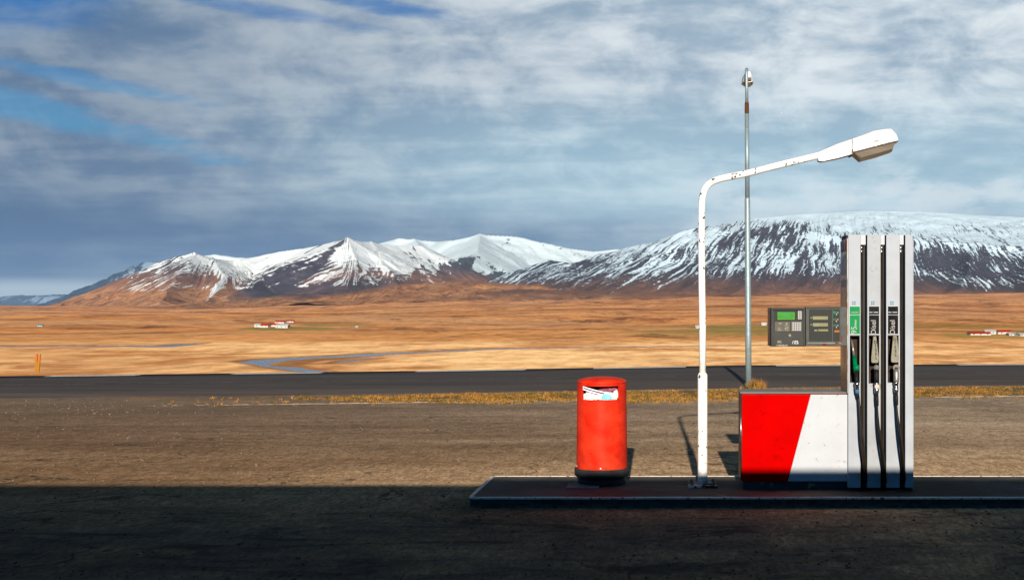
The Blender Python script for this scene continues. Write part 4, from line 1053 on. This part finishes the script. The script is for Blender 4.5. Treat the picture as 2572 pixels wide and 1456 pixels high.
# ------------------------------------------------------------------ fuel pump
def pump():
    _w = worn
    def worn_(color, *a, **k):
        f = k.pop('f', .42); return _w(tuple(c*f for c in color), *a, **k)
    D = 11.0; sc = 275.0
    PX0, PY0 = 1995.0, 1229.0
    e = empty('fuel_pump', ((PX0-CX)/sc, D, IZ), 'grey three hose fuel pump with payment terminal and red and white cabinet on the island', 'fuel pump')
    def x_(p): return (p-PX0)/sc
    def z_(p): return (PY0-p)/sc
    M_pred = worn_((.98, .0005, .0003), .12, 3, dirt=(5, .58, (.20, .0, .0), .6), rough=.5, spec=.03)
    M_pwh = worn_((.76, .82, .92), .05, 4, f=.52, dirt=(21, .60, (.16, .15, .14), .75), rough=.4)
    M_tow = worn_((.60, .66, .76), .12, 3, f=.52, dirt=(11, .66, (.14, .10, .06), .6), rough=.4)
    M_rust = worn_((.28, .26, .25), .2, 9, chips=(7, .56), chipcol=(.23, .09, .04), rough=.55)
    M_steel = worn_((.50, .50, .50), .2, 8, rough=.3, metal=.8); M_blk = mat('slot_black', (.004, .004, .005), .7)
    M_chrome = worn_((.68, .68, .68), .15, 12, rough=.22, metal=.95)
    M_pl = worn_((.10, .12, .13), .25, 6, chips=(13, .64), chipcol=(.2, .13, .09), rough=.6)
    # --- cabinet
    cz0, cz1 = z_(1208), z_(990.5); xa, xb, xm_t, xm_b = x_(1862), x_(2131), x_(2035.5), x_(1978)
    bm = bmesh.new(); add_box(bm, x_(1860), x_(2131), .012, .43, cz0, z_(988), .018, 3); cab = obj('cabinet', bm, worn_((.36, .025, .02), .35, 7, chips=(9, .60), chipcol=(.10, .06, .05), rough=.3, spec=.6), e)
    def panel(poly, y, m, name):
        bm = bmesh.new(); add_prism(bm, poly, y, .0125)
        bmesh.ops.bevel(bm, geom=[q for q in bm.edges], offset=.0015, segments=1, affect='EDGES'); return obj(name, bm, m, cab)
    panel([(xa+.006, cz0), (xm_b, cz0), (xm_t, cz1), (xa+.006, cz1)], 0, M_pred, 'red_panel')
    panel([(xm_b+.0008, cz0), (xb, cz0), (xb, cz1), (xm_t+.0008, cz1)], 0, M_pwh, 'white_panel')
    bm = bmesh.new(); add_box(bm, x_(1858.5), x_(2131), .004, .44, z_(988)+.0005, z_(984.5), .004); obj('top_plate', bm, worn_((.42, .38, .37), .15, 4, dirt=(9, .55, (.30, .15, .10), .5), rough=.4), cab)
    bm = bmesh.new(); add_tube(bm, [(x_(1860.5), .008, cz0+.01), (x_(1860.5), .008, z_(989))], .0045, 8); obj('corner_strip', bm, M_chrome, cab, True)
    bm = bmesh.new(); add_box(bm, x_(1866), x_(2131), .02, .40, .001, cz0-.004, .004); pl = obj('plinth', bm, M_pl, e)
    for p in (1868+4, 2016, 2126):
        bm = bmesh.new(); add_tube(bm, [(x_(p), .022, z_(1217)), (x_(p), .012, z_(1217))], .006, 8); obj('screw', bm, mat('screw', (.03, .03, .03), .5), pl)
    # --- tower
    TY = -.055        # front of the columns
    tz0, tz1 = z_(1226), z_(590.5)
    bm = bmesh.new(); add_box(bm, x_(2127.5), x_(2290), .07, .40, .001, tz1-.004, .006); tw = obj('tower_body', bm, M_blk, e)
    bm = bmesh.new(); add_box(bm, x_(2125.5), x_(2127.2), -.045, .41, z_(986), z_(600), 0); add_box(bm, x_(2127.4), x_(2130), -.04, .06, z_(986), z_(598))
    side = obj('side_panel', bm, worn_((.50, .46, .43), .35, 4, chips=(4, .58), chipcol=(.20, .11, .06), rough=.28, metal=.5), e)
    bm = bmesh.new(); add_box(bm, x_(2124.9), x_(2125.4), .0, .40, z_(630), z_(602)); obj('red_sticker', bm, worn_((.62, .04, .06), .2, 20), side)
    for k in (.09, .2, .3):
        bm = bmesh.new(); add_box(bm, x_(2124.4), x_(2124.85), k, k+.035, z_(628), z_(604)); obj('sticker_stripe', bm, M_pwh, side)
    for y0, y1 in ((720, 700), (690, 640)):
        bm = bmesh.new(); add_box(bm, x_(2124.9), x_(2125.4), .04, .36, z_(y0), z_(y1)); obj('blue_sticker', bm, worn_((.16, .34, .48), .2, 12, rough=.3), side)
    bm = bmesh.new(); add_box(bm, x_(2290.2), x_(2291.8), -.03, .40, .002, z_(602)); sp = obj('side_panel', bm, M_tow, e)
    bm = bmesh.new(); add_box(bm, x_(2291.9), x_(2292.4), -.02, .05, z_(628), z_(601)); obj('red_sticker', bm, worn_((.62, .04, .06), .2, 20), sp)
    bm = bmesh.new(); add_box(bm, x_(2125), x_(2291), .0, .41, tz1-.003, tz1+.006, .002); obj('top_cap', bm, M_tow, e)
    cols = [(2127.5, 2158.5), (2175.0, 2208.5), (2222.5, 2256.5), (2270, 2289)]
    hx = [(2131.5, 2156.5), (2178.5, 2205), (2226, 2253.5)]
    hz = [(842, 960), (841.5, 962), (841.5, 960)]
    M_recess = worn_((.10, .07, .055), .4, 14, rough=.8)
    signcols = [worn_((.0, .42, .12), .1, 8, rough=.35), worn_((.012, .012, .016), .2, 8, rough=.25), worn_((.012, .012, .016), .2, 8, rough=.25)]
    M_tx = worn_((.82, .82, .82), .05, 30, rough=.5); M_cy = worn_((.08, .42, .70), .1, 30, rough=.4)
    for i, (a, b) in enumerate(cols):
        bm = bmesh.new()
        if i < 3:
            u0, u1 = hx[i]; v0, v1 = hz[i]
            # column front with a real holster recess: four pieces round the hole welded into one mesh
            add_box(bm, x_(a), x_(b), TY, .072, z_(v0), tz1, .004, 2)
            add_box(bm, x_(a), x_(b), TY, .072, z_(1222), z_(v1), .004, 2)
            add_box(bm, x_(a), x_(u0), TY, .072, z_(v1)-.004, z_(v0)+.004); add_box(bm, x_(u1), x_(b), TY, .072, z_(v1)-.004, z_(v0)+.004)
        else: add_box(bm, x_(a), x_(b), TY, .072, z_(1222), tz1, .004, 2)
        c = obj('column', bm, M_tow if i != 1 else worn_((.58, .63, .71), .15, 3, f=.50, dirt=(6, .60, (.14, .075, .035), .7), rough=.45), e)
        if i == 3: continue
        u0, u1 = hx[i]; v0, v1 = hz[i]
        bm = bmesh.new()
        add_box(bm, x_(u0), x_(u1), .060, .069, z_(v1), z_(v0))
        for q0, q1 in ((u0+.2, u0+1.4), (u1-1.4, u1-.2)): add_box(bm, x_(q0), x_(q1), TY+.004, .060, z_(v1)+.001, z_(v0)-.001)
        add_box(bm, x_(u0+1.6), x_(u1-1.6), TY+.004, .059, z_(v0)-.008, z_(v0)-.001)
        obj('nozzle_holster', bm, M_recess, e)
        # sign
        s0, s1 = [(2131, 2156.5), (2179, 2204.5), (2226.5, 2252)][i]; cx = (s0+s1)/2
        bm = bmesh.new(); add_box(bm, x_(s0-1.2), x_(s1+1.2), TY-.003, TY-.0002, z_(839.5), z_(768)); sg = obj('fuel_sign', bm, M_pwh, e)
        sg['label'] = ['green petrol sign reading 95', 'black diesel sign on the middle column', 'black diesel sign on the right column'][i]
        bm = bmesh.new(); add_box(bm, x_(s0), x_(s1), TY-.0055, TY-.0031, z_(838), z_(791.2)); obj('sign_field', bm, signcols[i], sg)
        bm = bmesh.new(); add_box(bm, x_(s0), x_(s1), TY-.0055, TY-.0031, z_(789.8), z_(769.5)); obj('sign_header', bm, signcols[i], sg)
        rot = FACE @ Matrix.Rotation(R(90), 4, 'Z')
        def T(x, y, y_): return Matrix.Translation((x_(x), y_, z_(y)))
        if i == 0:
            text_mesh('lettering', '95', .072, M_tx, sg, T(cx-1.5, 828.5, TY-.006) @ rot)
            text_mesh('lettering', 'oktan', .028, M_tx, sg, T(cx+1.5, 811, TY-.006) @ rot)
            bm = bmesh.new()
            for q in (-9.5, -7, -4.6, -2.4, 0, 2.6, 4.8, 7): add_box(bm, x_(cx+q), x_(cx+q+1.5), TY-.0068, TY-.0056, z_(785.4), z_(783.4))
            obj('header_print', bm, M_tx, sg)
        else:
            text_mesh('lettering', 'Dísel', .066, M_tx, sg, T(cx-1, 821.5, TY-.006) @ rot)
            bm = bmesh.new(); add_box(bm, x_(s0+1), x_(s1-2.5), TY-.007, TY-.0056, z_(785.2), z_(783.0)); obj('header_stripe', bm, M_tx, sg)
            bm = bmesh.new(); add_box(bm, x_(s0+7), x_(s0+13), TY-.0085, TY-.0071, z_(785.0), z_(783.2)); obj('blue_dash', bm, M_cy, sg)
        # blue square badge with white cross, on a white tab
        bx = [2141, 2188, 2236][i]+.5; by = 761
        bm = bmesh.new(); add_box(bm, x_(bx-9), x_(bx-4.2), TY-.002, TY-.0002, z_(by+4.5), z_(by-4)); obj('white_tab', bm, M_tx, sg)
        bm = bmesh.new()
        for s1_ in (-1, 1):
            for s2_ in (-1, 1):
                add_box(bm, x_(bx+s1_*2.5-1.7), x_(bx+s1_*2.5+1.7), TY-.003, TY-.0002, z_(by+s2_*2.5+1.7), z_(by+s2_*2.5-1.7))
        obj('cross_badge', bm, M_cy, sg)
    # gaps: white heads, fittings, hoses
    gaps = [(2158.7, 2175), (2208.7, 2222.5), (2256.7, 2270)]
    M_hose = worn_((.045, .034, .026), .25, 12, rough=.35); M_hoseb = worn_((.012, .011, .010), .2, 12, rough=.3)
    low = [[(2150, 994, -.13), (2152.5, 1040, -.155), (2155, 1100, -.165), (2161, 1150, -.15), (2167, 1190, -.09), (2169.5, 1215, -.03)],
           [(2195.5, 1000, -.125), (2197, 1060, -.15), (2202, 1110, -.16), (2210, 1160, -.14), (2216, 1200, -.08), (2219, 1216, -.03)],
           [(2244, 1010, -.12), (2247, 1060, -.15), (2252, 1110, -.16), (2259, 1165, -.13), (2264, 1200, -.07), (2266, 1216, -.03)]]
    for i, (a, b) in enumerate(gaps):
        bm = bmesh.new(); add_box(bm, x_(a+.3), x_(b-3.4), TY+.012, .065, z_(615.5), tz1-.004, .002); obj('hose_outlet', bm, M_pwh, e)
        cx = a+4.6
        bm = bmesh.new(); add_lathe(bm, [(.009, z_(637)), (.0125, z_(636)), (.0125, z_(629)), (.009, z_(628)), (.0135, z_(627)), (.0135, z_(620)), (.008, z_(618))], 14, x_(cx), .0); 
        fit = obj('hose_fitting', bm, M_chrome, e, True)
        bm = bmesh.new(); add_tube(bm, [(x_(cx), 0, z_(634)), (x_(cx+.3), 0, z_(800)), (x_(cx+1), .008, z_(1000)), (x_(cx+1.5), .01, z_(1221))], .0115, 12); obj('hose', bm, M_hose, e, True)
        P = [(x_(p), y, z_(q)) for p, q, y in low[i]]
        bm = bmesh.new(); add_tube(bm, catmull(P, 8), .0105, 12); obj('hose', bm, M_hoseb if i else M_hose, e, True)
        P2 = [(p[0]+.018*min(1, k/2), p[1]+.012, p[2]) for k, p in enumerate(P)]
        bm = bmesh.new(); add_tube(bm, catmull(P2, 8), .0085, 12); obj('hose', bm, M_hose, e, True)
    # nozzles
    M_gn = worn_((.0, .34, .13), .1, 20, rough=.28); M_cream = worn_((.50, .47, .38), .15, 20, dirt=(25, .6, (.2, .14, .08), .5), rough=.5)
    M_drk = worn_((.03, .03, .032), .3, 20, rough=.4); M_tip = worn_((.55, .53, .50), .2, 20, rough=.35, metal=.6); M_blu = worn_((.10, .32, .58), .1, 20)
    def L(pts, r, name, m, par, n=16): 
        bm = bmesh.new(); add_tube(bm, [(x_(p), y, z_(q)) for p, q, y in pts], [k/sc for k in r], n); return obj(name, bm, m, par, True)
    # green petrol nozzle
    nz = L([(2142.5, 893, -.04), (2144.5, 920, -.09), (2145.5, 934, -.10)], [4.6, 6.2, 6.0], 'nozzle', M_gn, e)
    nz['label'] = 'green petrol nozzle in the left holster'
    L([(2139, 852, .025), (2139.2, 858, .012), (2140.5, 870, -.012), (2142.5, 894, -.04)], [2.2, 3.0, 3.2, 3.6], 'spout', M_tip, nz)
    bm = bmesh.new(); bmesh.ops.create_uvsphere(bm, u_segments=20, v_segments=14, radius=8.6/sc)
    for v in bm.verts: v.co += Vector((x_(2146), -.105, z_(922)))
    obj('trigger_guard', bm, M_gn, nz, True)
    L([(2145.5, 930, -.105), (2145.8, 950, -.125), (2145.8, 960, -.13)], [5.2, 4.4, 4.6], 'grip', M_drk, nz)
    L([(2145.8, 957, -.13), (2146, 958, -.13), (2146, 965, -.13), (2146, 966, -.13), (2146.2, 974, -.13), (2146.3, 975, -.13)], [4.5, 6.2, 6.2, 5.2, 5.6, 4.6], 'swivel', M_chrome, nz)
    L([(2146.3, 975, -.13), (2147.5, 985, -.13)], [5.6, 5.4], 'blue_ring', M_blu, nz)
    L([(2147.5, 985, -.13), (2149.5, 997, -.13)], [4.4, 3.8], 'hose_sleeve', M_drk, nz)
    # diesel nozzles with cream tags
    for j, (cx, tl, tr, top, bot) in enumerate([(2193, 2189.5, 2196.5, 844, 910), (2242, 2239, 2247.5, 843, 909)]):
        bm = bmesh.new()
        poly = [(x_(tl-.3), z_(top)), (x_(tr), z_(top)), (x_(tr+6.2), z_(bot-12)), (x_(tr+5.0), z_(bot-1)), (x_(tr+2.5), z_(bot)), (x_(tl-2.5), z_(bot)), (x_(tl-5.2), z_(bot-2)), (x_(tl-5.4), z_(bot-12))]
        add_prism(bm, poly, -.082, -.045); bmesh.ops.bevel(bm, geom=list(bm.edges), offset=.0025, segments=2, affect='EDGES')
        tg = obj('nozzle', bm, M_cream, e); tg['label'] = ['cream diesel nozzle in the middle holster', 'cream diesel nozzle in the right holster'][j]
        for k, ch in enumerate('DÍSEL'):
            text_mesh('letter', ch, .038, M_drk, tg, Matrix.Translation((x_(cx+ (0.6 if j else 1)+k*.6), -.0835, z_(top+ (8.5 if j else 15)+k*9.6))) @ FACE)
        if j == 0:
            bm = bmesh.new(); bmesh.ops.create_uvsphere(bm, u_segments=20, v_segments=14, radius=7.6/sc)
            for v in bm.verts: v.co += Vector((x_(2196), -.10, z_(922)))
            obj('valve_cap', bm, worn_((.36, .34, .31), .2, 20, rough=.3), tg, True)
        else:
            bm = bmesh.new(); add_tube(bm, [(x_(2245), -.085, z_(922)), (x_(2245), -.112, z_(922)), (x_(2245), -.116, z_(922))], [8.4/sc, 8.4/sc, 7/sc], 24); vc = obj('valve_cap', bm, worn_((.50, .47, .42), .2, 20, rough=.4), tg)
            bm = bmesh.new(); add_box(bm, x_(2240.5), x_(2249.5), -.118, -.1162, z_(924), z_(920.5)); obj('emblem', bm, M_drk, vc)
        L([(2195.5+48.8*j, 926, -.10), (2195.7+48.8*j, 934, -.115), (2195.5+48.8*j, 952, -.12), (2195.5+48.8*j, 958, -.12)], [5.6, 6.6, 6.2, 5.0] if j == 0 else [6.2, 7.4, 7.2, 6.2], 'grip', M_drk if j == 0 else M_tip, tg)
        q = 958 if j == 0 else 956
        c2 = 2195.3+48.6*j
        L([(c2, q, -.12), (c2, q+.5, -.12), (c2, q+6, -.12), (c2, q+6.5, -.12), (c2, q+14, -.12), (c2, q+14.5, -.12), (c2, q+26, -.12), (c2, q+27, -.12)], [5, 6.6, 6.4, 5.4, 5.6, 6.2, 5.6, 4.4], 'swivel', M_chrome, tg)
        if j == 0:
            bm = bmesh.new(); add_tube(bm, [(x_(c2), -.128, z_(q+10)), (x_(c2), -.148, z_(q+10))], 6/sc, 18); obj('swivel_knob', bm, M_tip, tg)
        L([(c2, q+27, -.122), (c2+.4, q+42, -.126), (c2+.8, q+(58 if j == 0 else 58), -.135)], [4.4, 4.8, 3.9], 'hose_sleeve', M_drk, tg)
    # --- payment terminal and price display, fixed to the tower
    M_tg = worn_((.105, .115, .115), .2, 8, dirt=(20, .62, (.20, .17, .13), .5), rough=.5)
    M_tg2 = worn_((.065, .072, .072), .2, 8, rough=.5); M_fr = worn_((.17, .18, .18), .25, 9, chips=(6.5, .66), chipcol=(.32, .07, .02), rough=.45)
    M_brn = worn_((.26, .16, .11), .4, 5, rough=.4, metal=.3)
    bm = bmesh.new(); add_box(bm, x_(1934.5), x_(2019.5), -.07, .055, z_(869.5), z_(772.5), .004); tm = obj('payment_terminal', bm, M_tg, e)
    bm = bmesh.new(); add_box(bm, x_(1932.8), x_(2019.5), -.062, .30, z_(870.3), z_(771.7), 0)
    # outer shell stays behind the face
    bm.free(); bm = bmesh.new(); add_box(bm, x_(1933.5), x_(2124), .0555, .30, z_(869.8), z_(772), .003); obj('housing_shell', bm, M_brn, tm)
    def tb(x0, x1, y0, y1, ya, yb, name, m, par, bev=.001):
        bm = bmesh.new(); add_box(bm, x_(x0), x_(x1), ya, yb, z_(y1), z_(y0), bev); return obj(name, bm, m, par)
    tb(1940, 2014.5, 775, 779, -.088, -.0702, 'hood', M_tg2, tm)
    tb(1936.5, 1939.5, 775, 868, -.084, -.0702, 'frame_rail', M_tg, tm); tb(2015, 2018, 775, 868, -.084, -.0702, 'frame_rail', M_tg, tm)
    tb(1941, 2013, 780, 833, -.0712, -.0702, 'upper_panel', M_tg2, tm, 0)
    tb(1941.5, 2013, 834.5, 867, -.078, -.0702, 'lower_panel', M_tg, tm)
    sc_ = tb(1950.3, 1993.2, 783.8, 802.5, -.0765, -.0713, 'screen', worn_((.20, .60, .06), .12, 6, rough=.25), tm)
    sc2 = tb(1951.2, 1991, 785.2, 800, -.0782, -.0766, 'display_glass', worn_((.09, .52, .08), .1, 8, rough=.2), sc_)
    M_ink = mat('ink', (.01, .16, .10), .6)
    for y0, segs in ((789.2, ((1963, 1968), (1969, 1972.5), (1974, 1977), (1979, 1984))), (794, ((1965, 1967), (1969, 1974), (1975, 1982)))):
        for a, b in segs: tb(a, b, y0, y0+1.7, -.0793, -.0783, 'display_text', M_ink, sc_, 0)
    tb(2001.5, 2010.5, 780.8, 801.5, -.0765, -.0713, 'instruction_label', M_tx, tm)
    for k in range(4): tb(2004, 2008, 783+k*4.6, 785+k*4.6, -.0775, -.0766, 'label_print', M_drk, tm, 0)
    pc = tb(1943.5, 1982, 807.5, 832, -.0760, -.0713, 'pictogram_plate', worn_((.22, .21, .18), .15, 12, rough=.5), tm)
    for (a, b, c, d) in ((1953, 1961, 810.5, 813.5), (1971, 1975, 810, 815), (1968, 1977, 816.5, 818), (1953, 1956, 822, 828), (1950.5, 1960, 827, 829.5), (1968.5, 1972, 822, 827), (1972, 1979, 821.5, 824), (1970, 1978, 827.5, 829)):
        tb(a, b, c, d, -.0775, -.0761, 'pictogram', worn_((.50, .47, .33), .1, 10), pc, 0)
    kp = tb(1984, 2011, 807, 832.5, -.0790, -.0713, 'keypad', mat('keypad_black', (.012, .012, .014), .5), tm)
    for r_ in range(4):
        for c_ in range(4): tb(1987.2+c_*5.7, 1991.6+c_*5.7, 809.3+r_*5.4, 813.4+r_*5.4, -.0835, -.0791, 'key', M_tx, kp, .0008)
    bm = bmesh.new(); add_tube(bm, [(x_(1981), -.078, z_(841.5)), (x_(1981), -.085, z_(841.5))], 3.3/sc, 14); lk = obj('lock', bm, worn_((.55, .44, .33), .2, 20, rough=.4), tm)
    tb(1985.5, 2005.5, 850.5, 853.5, -.0790, -.0781, 'card_slot', M_blk, tm, 0)
    bm = bmesh.new(); add_prism(bm, [(x_(1986), z_(863)), (x_(1988), z_(863)), (x_(1991), z_(854.5)), (x_(1989), z_(854.5))], -.0795, -.0782)
    add_prism(bm, [(x_(1991), z_(863)), (x_(2003), z_(863)), (x_(2001), z_(854.5)), (x_(1993), z_(854.5))], -.0795, -.0782); ci = obj('card_icon', bm, M_tx, tm)
    bm = bmesh.new(); add_prism(bm, [(x_(1994.5), z_(861)), (x_(1999.5), z_(861)), (x_(1997), z_(856.5))], -.0805, -.0796); obj('arrow_mark', bm, M_tg2, tm)
    tb(1950, 1960, 854.5, 861, -.0795, -.0781, 'coin_label', worn_((.40, .38, .32), .25, 40), tm, 0)
    tb(1947, 1976, 865, 868.5, -.0795, -.0781, 'torn_sticker', worn_((.60, .58, .55), .1, 40, chips=(60, .5), chipcol=(.1, .1, .1)), tm, 0)
    # price display
    dd = tb(2021.3, 2124.5, 770.5, 868, -.062, .055, 'price_display', M_fr, e, .004)
    tb(2024, 2028, 777, 860, -.072, -.0622, 'frame_rail', M_fr, dd); tb(2024, 2108, 771.5, 774.5, -.072, -.0622, 'frame_rail', M_tg, dd)
    ch = tb(2024.5, 2110, 859.5, 863, -.074, -.0622, 'bottom_rail', worn_((.40, .40, .38), .25, 10, chips=(7, .60), chipcol=(.30, .06, .02), rough=.35), dd)
    tb(2106.5, 2109.5, 777, 858.5, -.072, -.0622, 'frame_rail', M_fr, dd)
    tb(2029, 2087, 777, 856.5, -.0632, -.0622, 'left_face', M_tg2, dd, 0); tb(2089, 2105.5, 777, 856.5, -.0640, -.0622, 'right_face', M_tg2, dd, 0)
    M_lcd = worn_((.44, .43, .24), .1, 12, rough=.3); M_seg = mat('segment', (.10, .11, .07), .6)
    for (a, b, c, d, digs) in ((2038.5, 2076.5, 794, 802.5, (2071, 2074)), (2038.5, 2076.5, 811, 819.5, (2055, 2057.5, 2061, 2064, 2067.5, 2071.5, 2074)), (2052, 2077, 826.3, 831.5, ())):
        ld = tb(a, b, c, d, -.067, -.0633, 'display_window', M_lcd, dd)
        for q in digs: tb(q, q+1.4, c+1.5, d-1.5, -.0680, -.0671, 'digit', M_seg, ld, 0)
    for a, b, c, d in ((2033, 2037, 796.5, 799), (2033.5, 2036, 813.5, 816.5), (2042.5, 2050, 827.5, 831)): tb(a, b, c, d, -.0650, -.0633, 'unit_mark', worn_((.45, .5, .5), .1, 20), dd, 0)
    M_gm = worn_((.06, .30, .16), .2, 20)
    for y0 in (784, 801, 816):
        for dx_, m_ in ((-4.5, M_gm), (0, M_gm), (5, worn_((.35, .42, .38), .1, 20))): tb(2096+dx_-1.8, 2096+dx_+1.8, y0-2+abs(dx_)*.2, y0+3, -.0660, -.0641, 'button_mark', m_, dd, 0)
        tb(2096.5, 2099, y0+4, y0+7, -.0660, -.0641, 'button_mark', M_tx, dd, 0)
    if True: tb(2090, 2093.5, 781, 788, -.0665, -.0641, 'green_mark', worn_((.02, .42, .22), .1, 20), dd, 0)
    tb(2092.8, 2104.8, 828.8, 834, -.0665, -.0641, 'orange_label', worn_((.70, .25, .02), .1, 20), dd, 0)
    M_ru = worn_((.34, .07, .03), .3, 20, rough=.9)
    for a, b, c, d in ((2063, 2073, 862.2, 865.5), (2094, 2103, 858.2, 862), (2108.2, 2111.2, 843, 857)):
        tb(a, b, c, d, -.0752, -.0741 if a < 2100 else -.0722, 'rust_spot', M_ru, dd, 0)
pump()

# ------------------------------------------------------------------ air
def haze():
    bm = bmesh.new(); add_box(bm, -24000, 18000, -400, 29000, -40, 1200)
    m = bpy.data.materials.new('haze_air'); m.use_nodes = True; t = m.node_tree; t.nodes.clear()
    o = t.nodes.new('ShaderNodeOutputMaterial'); v = t.nodes.new('ShaderNodeVolumePrincipled')
    v.inputs['Color'].default_value = (.45, .68, 1, 1); v.inputs['Density'].default_value = 1.6e-5; v.inputs['Anisotropy'].default_value = .0
    t.links.new(v.outputs[0], o.inputs['Volume'])
    h = obj('haze', bm, m); h['kind'] = 'stuff'; h['label'] = 'thin blue air between the plain and the far mountains'
if True: haze()
